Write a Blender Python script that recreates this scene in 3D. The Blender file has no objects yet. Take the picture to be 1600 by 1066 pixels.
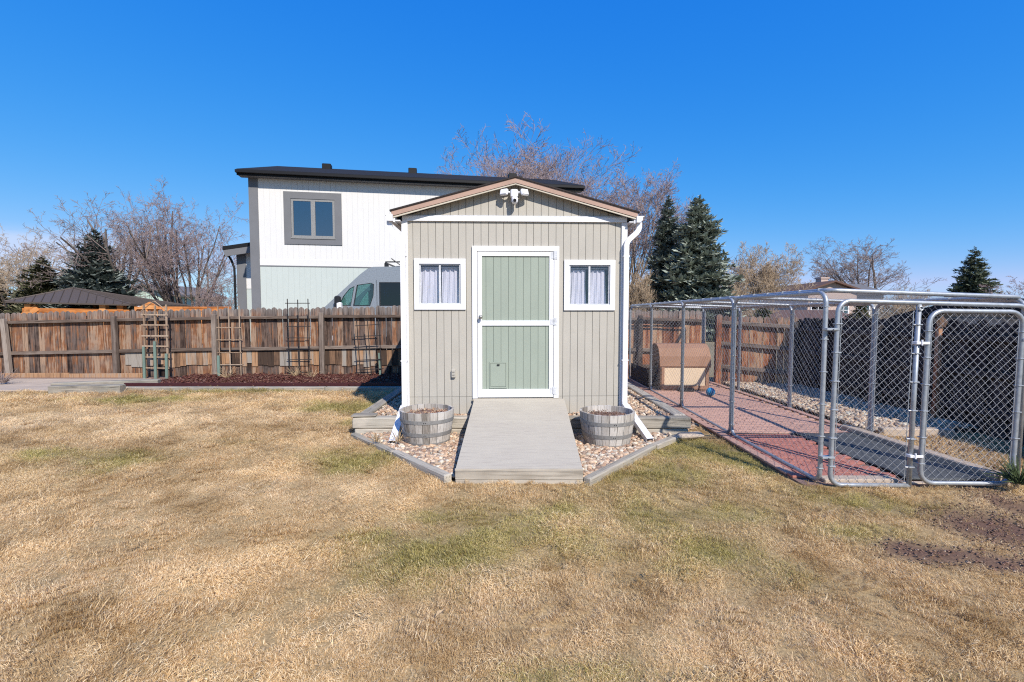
import bpy, math, random
import numpy as np
from mathutils import Vector, Matrix
from mathutils.geometry import tessellate_polygon

random.seed(7)
RNG = np.random.default_rng(11)
R = math.radians
sc = bpy.context.scene
col = sc.collection

# ------------------------------------------------------------------ camera
FPX, CX, CY = 745.0, 800.0, 533.0
CAMZ = 1.58
PITCH = math.atan(41 / FPX)
cam_d = bpy.data.cameras.new('camera')
cam_d.sensor_width = 36.0
cam_d.lens = 36.0 * FPX / 1600.0
cam_d.clip_end = 3000
cam = bpy.data.objects.new('camera', cam_d)
col.objects.link(cam)
cam.location = (0, 0, CAMZ)
cam.rotation_euler = (R(90) - PITCH, 0, 0)
sc.camera = cam

# ------------------------------------------------------------------ light
SUN_TO = Vector((0.54, -1.06, 1.0)).normalized()
SUN_EL = math.asin(SUN_TO.z)
world = bpy.data.worlds.new('World'); sc.world = world
world.use_nodes = True
wn = world.node_tree; wn.nodes.clear()
w_out = wn.nodes.new('ShaderNodeOutputWorld')
w_bg = wn.nodes.new('ShaderNodeBackground')
sky = wn.nodes.new('ShaderNodeTexSky')
sky.sky_type = 'NISHITA'
sky.sun_disc = False
sky.sun_elevation = SUN_EL
sky.sun_rotation = math.atan2(SUN_TO.x, SUN_TO.y)
sky.altitude = 1700
sky.air_density = 1.0
sky.dust_density = 0.25
sky.ozone_density = 2.2
w_bg.inputs['Strength'].default_value = 0.15
# film response of the photograph's sky: one power law per channel over the Nishita sky
ssep = wn.nodes.new('ShaderNodeSeparateColor'); scmb = wn.nodes.new('ShaderNodeCombineColor')
wn.links.new(sky.outputs[0], ssep.inputs[0])
for ch, (gain, expo, cap) in enumerate(((0.111, 1.87, 2.1), (0.748, 0.70, 3.6), (2.88, 0.20, 5.2))):
    pw = wn.nodes.new('ShaderNodeMath'); pw.operation = 'POWER'; pw.inputs[1].default_value = expo
    ml = wn.nodes.new('ShaderNodeMath'); ml.operation = 'MULTIPLY'; ml.inputs[1].default_value = gain
    mn = wn.nodes.new('ShaderNodeMath'); mn.operation = 'MINIMUM'; mn.inputs[1].default_value = cap
    wn.links.new(ssep.outputs[ch], pw.inputs[0]); wn.links.new(pw.outputs[0], ml.inputs[0]); wn.links.new(ml.outputs[0], mn.inputs[0])
    wn.links.new(mn.outputs[0], scmb.inputs[ch])
# a thin bank of high cloud low over the horizon on the left
tc = wn.nodes.new('ShaderNodeTexCoord')
sep = wn.nodes.new('ShaderNodeSeparateXYZ')
wn.links.new(tc.outputs['Generated'], sep.inputs[0])
nz = wn.nodes.new('ShaderNodeTexNoise'); nz.inputs['Scale'].default_value = 5.0; nz.inputs['Detail'].default_value = 7
mpg = wn.nodes.new('ShaderNodeMapping'); mpg.inputs['Scale'].default_value = (1, 1, 6)
wn.links.new(tc.outputs['Generated'], mpg.inputs[0]); wn.links.new(mpg.outputs[0], nz.inputs['Vector'])
el = wn.nodes.new('ShaderNodeMapRange'); el.interpolation_type = 'SMOOTHSTEP'
el.inputs['From Min'].default_value = 0.136; el.inputs['From Max'].default_value = 0.108
wn.links.new(sep.outputs['Z'], el.inputs['Value'])
az = wn.nodes.new('ShaderNodeMapRange'); az.interpolation_type = 'SMOOTHSTEP'
az.inputs['From Min'].default_value = -0.45; az.inputs['From Max'].default_value = -0.66
wn.links.new(sep.outputs['X'], az.inputs['Value'])
cr = wn.nodes.new('ShaderNodeMapRange'); cr.interpolation_type = 'SMOOTHSTEP'
cr.inputs['From Min'].default_value = 0.34; cr.inputs['From Max'].default_value = 0.62
cr.inputs['To Max'].default_value = 0.65
wn.links.new(nz.outputs['Fac'], cr.inputs['Value'])
m1 = wn.nodes.new('ShaderNodeMath'); m1.operation = 'MULTIPLY'
m2 = wn.nodes.new('ShaderNodeMath'); m2.operation = 'MULTIPLY'
wn.links.new(el.outputs[0], m1.inputs[0]); wn.links.new(az.outputs[0], m1.inputs[1])
wn.links.new(m1.outputs[0], m2.inputs[0]); wn.links.new(cr.outputs[0], m2.inputs[1])
mixc = wn.nodes.new('ShaderNodeMix'); mixc.data_type = 'RGBA'
mixc.inputs['B'].default_value = (2.9, 3.3, 4.3, 1)
wn.links.new(m2.outputs[0], mixc.inputs['Factor'])
wn.links.new(scmb.outputs[0], mixc.inputs['A'])
wn.links.new(mixc.outputs['Result'], w_bg.inputs['Color'])
wn.links.new(w_bg.outputs[0], w_out.inputs[0])

sun_d = bpy.data.lights.new('sun', 'SUN')
sun_d.energy = 4.1
sun_d.angle = R(0.5)
sun_d.color = (1.0, 0.93, 0.84)
sun = bpy.data.objects.new('sun', sun_d); col.objects.link(sun)
sun.rotation_euler = (-SUN_TO).to_track_quat('-Z', 'Y').to_euler()
sun.location = (20, -30, 40)

sc.view_settings.view_transform = 'Standard'
sc.view_settings.look = 'None'
sc.view_settings.exposure = 0.6
sc.view_settings.gamma = 1
sc.view_settings.use_curve_mapping = False
sc.render.engine = 'CYCLES'
sc.cycles.max_bounces = 8
sc.cycles.use_denoising = False
sc.cycles.filter_width = 1.15
sc.cycles.sample_clamp_indirect = 4.0
sc.cycles.transparent_max_bounces = 16

# ------------------------------------------------------------------ from the photograph to the ground plan
def ray(px, py):
    v = (CY - py) / FPX; u = (px - CX) / FPX
    return Vector((u, math.cos(PITCH) + v * math.sin(PITCH), -math.sin(PITCH) + v * math.cos(PITCH)))
def at(px, py, Y):
    r = ray(px, py); t = Y / r.y
    return Vector((r.x * t, Y, CAMZ + r.z * t))
def gr(px, py, z=0.0):
    r = ray(px, py); t = (z - CAMZ) / r.z
    return Vector((r.x * t, r.y * t, z))
class Wall:
    """vertical plane through o, turned by yaw: gives local x, z for a point of the photograph"""
    def __init__(s, o, yaw):
        s.o = Vector(o); s.yaw = yaw
        s.d = Vector((math.cos(yaw), math.sin(yaw), 0)); s.n = Vector((-math.sin(yaw), math.cos(yaw), 0))
    def loc(s, px, py, off=0.0):
        r = ray(px, py); c = Vector((0, 0, CAMZ)); o = s.o + s.n * off
        t = (o - c).dot(s.n) / r.dot(s.n)
        p = c + r * t
        return (p - s.o).dot(s.d), p.z - s.o.z

# ------------------------------------------------------------------ materials
def new_mat(name):
    m = bpy.data.materials.new(name); m.use_nodes = True
    nt = m.node_tree; b = nt.nodes['Principled BSDF']
    return m, nt, b
def setb(b, **k):
    for n, v in k.items():
        b.inputs[n.replace('_', ' ')].default_value = v
def c4(c): return (c[0], c[1], c[2], 1)
def ramp(nt, stops, fac):
    r = nt.nodes.new('ShaderNodeValToRGB')
    e = r.color_ramp.elements
    e[0].position, e[0].color = stops[0][0], c4(stops[0][1])
    e[1].position, e[1].color = stops[-1][0], c4(stops[-1][1])
    for p, c in stops[1:-1]:
        x = e.new(p); x.color = c4(c)
    nt.links.new(fac, r.inputs[0])
    return r.outputs[0]
def noise(nt, vec, scale, detail=4, rough=0.55, dist=0.0):
    n = nt.nodes.new('ShaderNodeTexNoise')
    n.inputs['Scale'].default_value = scale; n.inputs['Detail'].default_value = detail
    n.inputs['Roughness'].default_value = rough; n.inputs['Distortion'].default_value = dist
    if vec is not None: nt.links.new(vec, n.inputs['Vector'])
    return n.outputs['Fac']
def mth(nt, op, a, b):
    m = nt.nodes.new('ShaderNodeMath'); m.operation = op
    for i, v in enumerate((a, b)):
        if isinstance(v, (int, float)): m.inputs[i].default_value = v
        elif v is not None: nt.links.new(v, m.inputs[i])
    return m.outputs[0]
def mixcol(nt, f, a, b, mode='MIX'):
    m = nt.nodes.new('ShaderNodeMix'); m.data_type = 'RGBA'; m.blend_type = mode
    for k, v in (('Factor', f), ('A', a), ('B', b)):
        if isinstance(v, (int, float)): m.inputs[k].default_value = v
        elif isinstance(v, tuple): m.inputs[k].default_value = c4(v)
        else: nt.links.new(v, m.inputs[k])
    return m.outputs['Result']
def bump(nt, b, h, strength=0.3, dist=0.01):
    n = nt.nodes.new('ShaderNodeBump'); n.inputs['Strength'].default_value = strength
    n.inputs['Distance'].default_value = dist
    nt.links.new(h, n.inputs['Height']); nt.links.new(n.outputs[0], b.inputs['Normal'])
def objvec(nt, scale=(1, 1, 1), rand=True):
    t = nt.nodes.new('ShaderNodeTexCoord'); mp = nt.nodes.new('ShaderNodeMapping')
    mp.inputs['Scale'].default_value = scale
    nt.links.new(t.outputs['Object'], mp.inputs[0])
    oi = nt.nodes.new('ShaderNodeObjectInfo')
    if rand:
        cb = nt.nodes.new('ShaderNodeCombineXYZ')
        k = mth(nt, 'MULTIPLY', oi.outputs['Random'], 40.0)
        nt.links.new(k, cb.inputs[0]); nt.links.new(mth(nt, 'MULTIPLY', k, 1.7), cb.inputs[2])
        nt.links.new(cb.outputs[0], mp.inputs['Location'])
    return mp.outputs[0], oi.outputs['Random']

def paint(name, c, rough=0.55, var=0.06, spec=0.3, dirt=None, bs=0.15):
    m, nt, b = new_mat(name)
    v, r = objvec(nt)
    n1 = noise(nt, v, 2.2, 5); n2 = noise(nt, v, 38, 3)
    lo = tuple(x * (1 - var * 2) for x in c); hi = tuple(min(1, x * (1 + var)) for x in c)
    f = mth(nt, 'ADD', mth(nt, 'MULTIPLY', n1, 0.7), mth(nt, 'MULTIPLY', n2, 0.3))
    cc = ramp(nt, [(0.3, lo), (0.7, hi)], f)
    if dirt:
        n3 = noise(nt, v, 6, 6, 0.7)
        fac = ramp(nt, [(0.56, (0, 0, 0)), (0.75, (1, 1, 1))], n3)
        cc = mixcol(nt, mth(nt, 'MULTIPLY', fac, dirt[1]), cc, dirt[0])
    nt.links.new(cc, b.inputs['Base Color'])
    setb(b, Roughness=rough, Specular_IOR_Level=spec)
    bump(nt, b, n2, bs, 0.002)
    return m
def wood(name, stops, axis='Z', rough=0.85, rnd=0.6, fine=60, bs=0.5, streak=1.0, patch=0.0, patchcol=(0.3, 0.3, 0.3), dark=0.75, top=0, con=1.25):
    """weathered wood: streaks along axis, one tint per board"""
    m, nt, b = new_mat(name)
    s = [1, 1, 1]; s['XYZ'.index(axis)] = 0.05
    v, r = objvec(nt, tuple(s))
    n1 = noise(nt, v, fine * 0.35, 4, 0.6, 0.4); n2 = noise(nt, v, fine, 3, 0.6)
    v2, _ = objvec(nt, (1, 1, 1)); n3 = noise(nt, v2, 3.0, 4, 0.6)
    f = mth(nt, 'MULTIPLY', n1, 0.45 * streak)
    f = mth(nt, 'ADD', f, mth(nt, 'MULTIPLY', n2, 0.25 * streak))
    f = mth(nt, 'ADD', f, mth(nt, 'MULTIPLY', n3, 0.35))
    f = mth(nt, 'ADD', f, mth(nt, 'MULTIPLY', mth(nt, 'SUBTRACT', r, 0.5), rnd))
    f = mth(nt, 'ADD', mth(nt, 'MULTIPLY', mth(nt, 'SUBTRACT', f, 0.5), con), 0.5)
    cc = ramp(nt, stops, f)
    if patch:
        pf = ramp(nt, [(0.48, (0, 0, 0)), (0.62, (1, 1, 1))], noise(nt, v2, 1.6, 3, 0.6))
        cc = mixcol(nt, mth(nt, 'MULTIPLY', pf, patch), cc, patchcol)
    dk = ramp(nt, [(0.32, (0.35, 0.33, 0.31)), (0.46, (1, 1, 1))], n2)
    cc = mixcol(nt, dark, cc, dk, 'MULTIPLY')
    if top:      # rain-greyed board ends
        t_ = nt.nodes.new('ShaderNodeTexCoord'); sp = nt.nodes.new('ShaderNodeSeparateXYZ'); nt.links.new(t_.outputs['Object'], sp.inputs[0])
        zz = mth(nt, 'ADD', sp.outputs[2], mth(nt, 'MULTIPLY', n1, 0.5))
        mr = nt.nodes.new('ShaderNodeMapRange'); mr.inputs['From Min'].default_value = top; mr.inputs['From Max'].default_value = top + .3
        nt.links.new(zz, mr.inputs['Value'])
        gcol = ramp(nt, [(0.3, (.10, .085, .075)), (0.7, (.27, .245, .23))], n2)
        cc = mixcol(nt, mth(nt, 'MULTIPLY', mr.outputs[0], .85), cc, gcol)
    nt.links.new(cc, b.inputs['Base Color'])
    setb(b, Roughness=rough, Specular_IOR_Level=0.15)
    bump(nt, b, n2, bs, 0.006)
    return m
def flat(name, c, rough=0.7, metal=0.0, spec=0.3):
    m, nt, b = new_mat(name)
    v, r = objvec(nt); n = noise(nt, v, 25, 4)
    cc = ramp(nt, [(0.3, tuple(x * 0.82 for x in c)), (0.7, tuple(min(1, x * 1.12) for x in c))], n)
    nt.links.new(cc, b.inputs['Base Color'])
    setb(b, Roughness=rough, Metallic=metal, Specular_IOR_Level=spec)
    return m
def vcol_mat(name, rough=0.85, attr='tint', grain=30, gs=0.25, bs=0.3, spec=0.15, wave=False):
    m, nt, b = new_mat(name)
    a = nt.nodes.new('ShaderNodeAttribute'); a.attribute_name = attr
    v, r = objvec(nt, rand=False); n = noise(nt, v, grain, 5, 0.65)
    g = ramp(nt, [(0.25, (1 - gs * 2,) * 3), (0.75, (1 + gs * 0.4,) * 3)], n)
    nt.links.new(mixcol(nt, 1.0, a.outputs['Color'], g, 'MULTIPLY'), b.inputs['Base Color'])
    setb(b, Roughness=rough, Specular_IOR_Level=spec)
    bump(nt, b, n, bs, 0.004)
    return m
def glass(name, tint=(0.8, 0.88, 0.9), refl=0.0, rough=0.01):
    m, nt, b = new_mat(name)
    out = nt.nodes['Material Output']
    tr = nt.nodes.new('ShaderNodeBsdfTransparent'); tr.inputs[0].default_value = c4(tint)
    gl = nt.nodes.new('ShaderNodeBsdfGlossy'); gl.inputs['Roughness'].default_value = rough
    lw = nt.nodes.new('ShaderNodeLayerWeight'); lw.inputs[0].default_value = 0.5
    f = mth(nt, 'ADD', mth(nt, 'MULTIPLY', mth(nt, 'POWER', lw.outputs['Facing'], 5.0), 0.9), 0.04 + refl)
    mx = nt.nodes.new('ShaderNodeMixShader')
    nt.links.new(f, mx.inputs[0]); nt.links.new(tr.outputs[0], mx.inputs[1]); nt.links.new(gl.outputs[0], mx.inputs[2])
    nt.links.new(mx.outputs[0], out.inputs[0])
    return m

M = {}
M['siding'] = paint('greige_siding_paint', (0.405, 0.38, 0.33), 0.6, 0.045, bs=0.35, dirt=((0.30, 0.27, 0.22), 0.22))
M['white'] = paint('white_trim_paint', (0.72, 0.72, 0.73), 0.5, 0.03, dirt=((0.45, 0.42, 0.38), 0.18))
M['green'] = paint('sage_green_paint', (0.285, 0.325, 0.27), 0.5, 0.04, bs=0.3)
M['rake'] = paint('salmon_rake_paint', (0.40, 0.265, 0.205), 0.6, 0.08)
M['cream'] = paint('cream_edge_paint', (0.52, 0.47, 0.38), 0.6, 0.05)
M['shingle'] = flat('dark_shingle', (0.035, 0.028, 0.027), 0.9)
M['alu'] = paint('white_aluminium', (0.70, 0.70, 0.72), 0.35, 0.02, bs=.05)
M['sash'] = flat('vinyl_sash', (0.55, 0.56, 0.58), 0.4)
M['hard'] = flat('steel_hardware', (0.35, 0.34, 0.32), 0.35, 0.8)
M['black'] = flat('black_plastic', (0.02, 0.02, 0.022), 0.4)
M['soffit'] = paint('soffit_paint', (0.25, 0.23, 0.20), 0.7)
M['curtain'] = paint('white_curtain', (0.62, 0.62, 0.67), 0.9, 0.05)
M['inside'] = flat('dark_interior', (0.06, 0.055, 0.05), 0.9)
M['glass'] = glass('window_glass', (.95, .95, .97), refl=0.03)
M['galv'] = flat('galvanised_tube', (0.37, 0.395, 0.42), 0.42, 0.5)
M['wire'] = flat('galvanised_wire', (0.36, 0.37, 0.385), 0.45, 0.35)
M['picket'] = wood('weathered_cedar_picket', [(0.1, (0.022, 0.014, 0.012)), (0.32, (0.055, 0.036, 0.029)), (0.47, (0.10, 0.066, 0.052)), (0.60, (0.145, 0.105, 0.085)), (0.72, (0.17, 0.075, 0.038)), (0.88, (0.26, 0.12, 0.06)), (1.0, (0.31, 0.21, 0.145))],
                   rnd=0.33, fine=60, streak=1.15, patch=0.45, patchcol=(0.13, 0.105, 0.095), top=1.68, con=2.7, dark=.95)
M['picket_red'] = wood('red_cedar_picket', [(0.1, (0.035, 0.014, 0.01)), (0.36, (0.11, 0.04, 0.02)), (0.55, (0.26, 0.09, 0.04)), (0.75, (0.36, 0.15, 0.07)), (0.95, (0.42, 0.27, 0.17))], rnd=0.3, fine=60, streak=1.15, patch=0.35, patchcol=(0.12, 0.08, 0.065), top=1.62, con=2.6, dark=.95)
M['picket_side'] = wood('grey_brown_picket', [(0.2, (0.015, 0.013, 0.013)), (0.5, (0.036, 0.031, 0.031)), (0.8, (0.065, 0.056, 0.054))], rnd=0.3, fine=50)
M['patch'] = wood('pale_patch_board', [(0.15, (0.06, 0.04, 0.03)), (0.4, (0.22, 0.13, 0.08)), (0.6, (0.38, 0.22, 0.12)), (0.85, (0.29, 0.26, 0.225))], rnd=0.8, fine=50)
M['rail'] = wood('weathered_rail', [(0.2, (0.045, 0.033, 0.027)), (0.5, (0.125, 0.092, 0.073)), (0.8, (0.25, 0.20, 0.165))], axis='X', rnd=0.3)
M['post'] = wood('weathered_post', [(0.2, (0.05, 0.038, 0.032)), (0.5, (0.13, 0.10, 0.083)), (0.85, (0.30, 0.25, 0.21))], rnd=0.5)
M['trellis'] = wood('trellis_wood', [(0.2, (0.16, 0.10, 0.065)), (0.5, (0.32, 0.23, 0.16)), (0.8, (0.42, 0.33, 0.25))], rnd=0.3)
M['stake'] = paint('faded_green_stake', (0.15, 0.215, 0.18), 0.8, 0.12)
M['darkmetal'] = flat('dark_trellis', (0.035, 0.03, 0.028), 0.6)
M['timber'] = wood('grey_landscape_timber', [(0.2, (0.18, 0.165, 0.14)), (0.5, (0.335, 0.30, 0.245)), (0.85, (0.49, 0.445, 0.375))], axis='X', rnd=0.3, patch=0.35, patchcol=(0.25, 0.25, 0.21))
M['timber_y'] = wood('grey_landscape_timber_long', [(0.2, (0.18, 0.165, 0.14)), (0.5, (0.335, 0.30, 0.245)), (0.85, (0.49, 0.445, 0.375))], axis='Y', rnd=0.3, patch=0.35, patchcol=(0.25, 0.25, 0.21))
M['stave'] = wood('grey_oak_stave', [(0.15, (0.14, 0.12, 0.10)), (0.4, (0.33, 0.30, 0.265)), (0.75, (0.50, 0.47, 0.43))], rnd=0.4, fine=60, dark=.5)
M['hoop'] = flat('grey_hoop', (0.235, 0.23, 0.22), 0.7, 0.15)
M['ramp'] = wood('painted_ramp_deck', [(0.1, (0.37, 0.33, 0.28)), (0.5, (0.425, 0.385, 0.315)), (0.9, (0.46, 0.42, 0.345))], axis='X', rnd=0.0, fine=90, bs=0.35, streak=0.9, dark=0.22, con=1.6)
M['ramp_front'] = wood('worn_ramp_edge', [(0.2, (0.22, 0.19, 0.15)), (0.5, (0.40, 0.36, 0.30)), (0.85, (0.47, 0.43, 0.37))], axis='X', rnd=0.3, fine=45, dark=0.4)
M['pebble'] = vcol_mat('river_pebble', 0.8, grain=60, gs=0.18)
M['mulch'] = vcol_mat('red_mulch', 0.9, grain=60)
M['paver'] = paint('pink_paver', (0.46, 0.275, 0.21), 0.85, 0.10, dirt=((0.36, 0.30, 0.25), 0.5), bs=0.6)
M['paver_red'] = paint('red_paver', (0.39, 0.155, 0.115), 0.8, 0.12, dirt=((0.25, 0.12, 0.10), 0.5), bs=0.6)
M['joint'] = flat('joint_sand', (0.20, 0.13, 0.105), 0.95)
M['rubber'] = flat('dark_rubber_mat', (0.075, 0.08, 0.082), 0.8)
M['concrete'] = paint('pale_concrete', (0.44, 0.355, 0.275), 0.9, 0.12, dirt=((0.27, 0.23, 0.19), 0.6), bs=0.6)
M['redplastic'] = flat('dark_red_edging', (0.05, 0.014, 0.015), 0.5)
M['dog_body'] = paint('doghouse_cream', (0.60, 0.47, 0.33), 0.7)
M['dog_roof'] = paint('doghouse_brown', (0.29, 0.16, 0.10), 0.7, 0.1)
M['dog_end'] = paint('doghouse_tan', (0.20, 0.125, 0.085), 0.8, 0.1)
M['ball'] = flat('blue_rubber', (0.02, 0.21, 0.42), 0.4)
M['bark'] = wood('grey_bark', [(0.2, (0.07, 0.055, 0.047)), (0.5, (0.17, 0.14, 0.12)), (0.8, (0.30, 0.25, 0.215))], rnd=0.1, fine=10)
M['bark_pale'] = wood('pale_bark', [(0.2, (0.22, 0.17, 0.13)), (0.5, (0.36, 0.29, 0.23)), (0.8, (0.46, 0.39, 0.32))], rnd=0.1, fine=10)
M['twig'] = flat('mauve_twig', (0.33, 0.25, 0.235), 0.8)
M['twig_tan'] = flat('tan_twig', (0.44, 0.335, 0.23), 0.8)
M['twig_grey'] = flat('grey_twig', (0.28, 0.215, 0.19), 0.8)
M['spruce'] = vcol_mat('spruce_needles', 0.7, grain=8, gs=0.2)
M['h_white'] = paint('house_white_siding', (0.60, 0.59, 0.57), 0.6, 0.02, bs=0.2)
M['h_mint'] = paint('house_mint_siding', (0.43, 0.47, 0.44), 0.6, 0.02, bs=0.2)
M['h_grey'] = paint('house_grey_trim', (0.145, 0.147, 0.155), 0.6, 0.05)
M['h_black'] = flat('black_gutter', (0.010, 0.010, 0.011), 0.5, spec=.2)
M['h_roof'] = flat('charcoal_roof', (0.022, 0.023, 0.027), 0.9, spec=.1)
M['h_glass'] = glass('house_glass', (0.25, 0.35, 0.42), 0.22)
M['van'] = flat('grey_van_paint', (0.24, 0.265, 0.29), 0.28, 0.15, 0.5)
M['van_glass'] = glass('van_glass', (0.55, 0.72, 0.70), 0.06)
M['van_dark'] = glass('van_privacy_glass', (0.04, 0.06, 0.12), 0.03)
M['tyre'] = flat('tyre_rubber', (0.02, 0.02, 0.02), 0.8)
M['pav_roof'] = flat('brown_metal_roof', (0.085, 0.066, 0.053), 0.6)
M['pav_wood'] = wood('orange_stained_beam', [(0.2, (0.20, 0.06, 0.02)), (0.5, (0.52, 0.20, 0.06)), (0.8, (0.62, 0.33, 0.14))], axis='X', rnd=0.3, fine=14)
M['stucco_pink'] = paint('pale_pink_wall', (0.50, 0.38, 0.32), 0.8, 0.05)
M['stucco_grey'] = paint('pale_grey_wall', (0.38, 0.36, 0.33), 0.8, 0.05)
M['palegreen'] = paint('pale_green_wall', (0.42, 0.52, 0.44), 0.7, 0.05)
M['brownroof'] = flat('brown_roof', (0.12, 0.07, 0.055), 0.9)
M['greyroof'] = flat('grey_roof_shingle', (0.14, 0.135, 0.135), 0.9)
M['drystem'] = flat('dry_stem', (0.40, 0.29, 0.17), 0.8)
M['weed'] = flat('dark_weed', (0.05, 0.075, 0.03), 0.7)
M['netting'] = flat('black_netting', (0.012, 0.012, 0.014), 0.7)

# ------------------------------------------------------------------ mesh helpers
class MB:
    def __init__(s): s.v = []; s.f = []
    def add(s, vs, fs):
        o = len(s.v); s.v += [tuple(p) for p in vs]; s.f += [tuple(i + o for i in f) for f in fs]; return s
    def box(s, x0, x1, y0, y1, z0, z1, b=0.0):
        if b <= 0:
            return s.add([(x0,y0,z0),(x1,y0,z0),(x1,y1,z0),(x0,y1,z0),(x0,y0,z1),(x1,y0,z1),(x1,y1,z1),(x0,y1,z1)],
                         [(0,3,2,1),(4,5,6,7),(0,1,5,4),(1,2,6,5),(2,3,7,6),(3,0,4,7)])
        # chamfered box
        vs = []
        for z, k in ((z0, b), (z0 + b, 0), (z1 - b, 0), (z1, b)):
            for (x, y) in ((x0 + b, y0), (x1 - b, y0), (x1, y0 + b), (x1, y1 - b), (x1 - b, y1), (x0 + b, y1), (x0, y1 - b), (x0, y0 + b)):
                cx, cy = (x0 + x1) / 2, (y0 + y1) / 2
                vs.append((x + (k if x < cx else -k), y + (k if y < cy else -k), z))
        fs = [tuple(reversed(range(8))), tuple(range(24, 32))]
        for l in range(3):
            for i in range(8):
                j = (i + 1) % 8
                fs.append((l*8+i, l*8+j, l*8+8+j, l*8+8+i))
        return s.add(vs, fs)
    def hexa(s, p):   # 8 points: bottom 4 ccw, top 4 ccw
        return s.add(p, [(0,3,2,1),(4,5,6,7),(0,1,5,4),(1,2,6,5),(2,3,7,6),(3,0,4,7)])
    def tube(s, pts, r, n=8, cap=True, closed=False):
        pts = [Vector(p) for p in pts]; N = len(pts)
        rs = r if isinstance(r, (list, tuple)) else [r] * N
        vs = []; up = None
        for i, p in enumerate(pts):
            if closed: d = (pts[(i + 1) % N] - pts[i - 1])
            else: d = pts[min(i + 1, N - 1)] - pts[max(i - 1, 0)]
            d.normalize()
            if up is None:
                up = Vector((0, 0, 1)) if abs(d.z) < 0.9 else Vector((1, 0, 0))
            a = d.cross(up)
            if a.length < 1e-6: a = d.cross(Vector((0.3, 1, 0.2)))
            a.normalize(); b_ = a.cross(d).normalized(); up = b_
            for k in range(n):
                t = 2 * math.pi * k / n
                vs.append(p + (a * math.cos(t) + b_ * math.sin(t)) * rs[i])
        fs = []
        for i in range(N if closed else N - 1):
            j = (i + 1) % N
            for k in range(n):
                l = (k + 1) % n
                fs.append((i*n+k, i*n+l, j*n+l, j*n+k))
        if cap and not closed:
            fs.append(tuple(reversed(range(n)))); fs.append(tuple(range((N-1)*n, N*n)))
        return s.add(vs, fs)
    def sweep(s, pts, prof, side=Vector((1, 0, 0))):
        """rectangular/any section swept along pts lying in a plane whose normal is side-ish"""
        pts = [Vector(p) for p in pts]; N = len(pts); n = len(prof); vs = []
        for i, p in enumerate(pts):
            d = (pts[min(i + 1, N - 1)] - pts[max(i - 1, 0)]).normalized()
            a = side.normalized(); b_ = d.cross(a).normalized()
            for (u, w) in prof: vs.append(p + a * u + b_ * w)
        fs = [tuple(range(n)), tuple(reversed(range((N-1)*n, N*n)))]
        for i in range(N - 1):
            for k in range(n):
                l = (k + 1) % n
                fs.append((i*n+k, (i+1)*n+k, (i+1)*n+l, i*n+l))
        return s.add(vs, fs)
    def lathe(s, prof, c=(0, 0, 0), n=24, a0=0.0, a1=2*math.pi):
        full = abs(a1 - a0 - 2 * math.pi) < 1e-6
        m = n if full else n + 1
        vs = []; P = len(prof)
        for k in range(m):
            t = a0 + (a1 - a0) * k / n
            for r, z in prof: vs.append((c[0] + r*math.cos(t), c[1] + r*math.sin(t), c[2] + z))
        fs = []
        for k in range(n):
            l = (k + 1) % m
            for i in range(P - 1):
                fs.append((k*P+i, l*P+i, l*P+i+1, k*P+i+1))
        return s.add(vs, fs)
    def prism(s, outline, holes, y0, y1, plane='xz'):
        """flat plate with holes: outline and holes as (x, z), from y0 to y1"""
        loops = [outline] + list(holes)
        tris = tessellate_polygon([[Vector((a, b, 0)) for a, b in l] for l in loops])
        flatp = [p for l in loops for p in l]
        def mk(a, b, d): return (a, d, b) if plane == 'xz' else ((d, a, b) if plane == 'yz' else (a, b, d))
        vs = [mk(a, b, y0) for a, b in flatp] + [mk(a, b, y1) for a, b in flatp]
        n = len(flatp); fs = []
        for t in tris:
            fs.append(tuple(t)); fs.append(tuple(i + n for i in reversed(t)))
        o = 0
        for l in loops:
            for i in range(len(l)):
                j = (i + 1) % len(l); fs.append((o+i, o+j, o+j+n, o+i+n))
            o += len(l)
        return s.add(vs, fs)
    def mesh(s, name, mat=None, smooth=False):
        me = bpy.data.meshes.new(name); me.from_pydata(s.v, [], s.f)
        if mat: me.materials.append(mat)
        me.update()
        import bmesh
        bm = bmesh.new(); bm.from_mesh(me); bmesh.ops.recalc_face_normals(bm, faces=bm.faces); bm.to_mesh(me); bm.free()
        if smooth: me.shade_smooth()
        return me
    def build(s, name, mat, parent=None, loc=(0, 0, 0), rot=(0, 0, 0), smooth=False):
        return link(name, s.mesh(name, mat, smooth), parent, loc, rot)
def link(name, me, parent=None, loc=(0, 0, 0), rot=(0, 0, 0), sca=None):
    o = bpy.data.objects.new(name, me); col.objects.link(o)
    if parent: o.parent = parent
    o.location = loc; o.rotation_euler = rot
    if sca: o.scale = sca
    return o
def fast_mesh(name, V, F, mat, colors=None, smooth=False):
    V = np.asarray(V, np.float32).reshape(-1, 3); F = np.asarray(F, np.int32)
    k = F.shape[1]; n = F.shape[0]
    me = bpy.data.meshes.new(name)
    me.vertices.add(len(V)); me.vertices.foreach_set('co', V.ravel())
    me.loops.add(n * k); me.loops.foreach_set('vertex_index', F.ravel())
    me.polygons.add(n); me.polygons.foreach_set('loop_start', np.arange(0, n*k, k, dtype=np.int32))
    me.polygons.foreach_set('loop_total', np.full(n, k, np.int32))
    if smooth: me.polygons.foreach_set('use_smooth', np.ones(n, bool))
    me.update(calc_edges=True)
    if colors is not None:
        ca = me.color_attributes.new('tint', 'FLOAT_COLOR', 'POINT')
        c = np.ones((len(V), 4), np.float32); c[:, :3] = colors
        ca.data.foreach_set('color', c.ravel())
    if mat: me.materials.append(mat)
    return me
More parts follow.
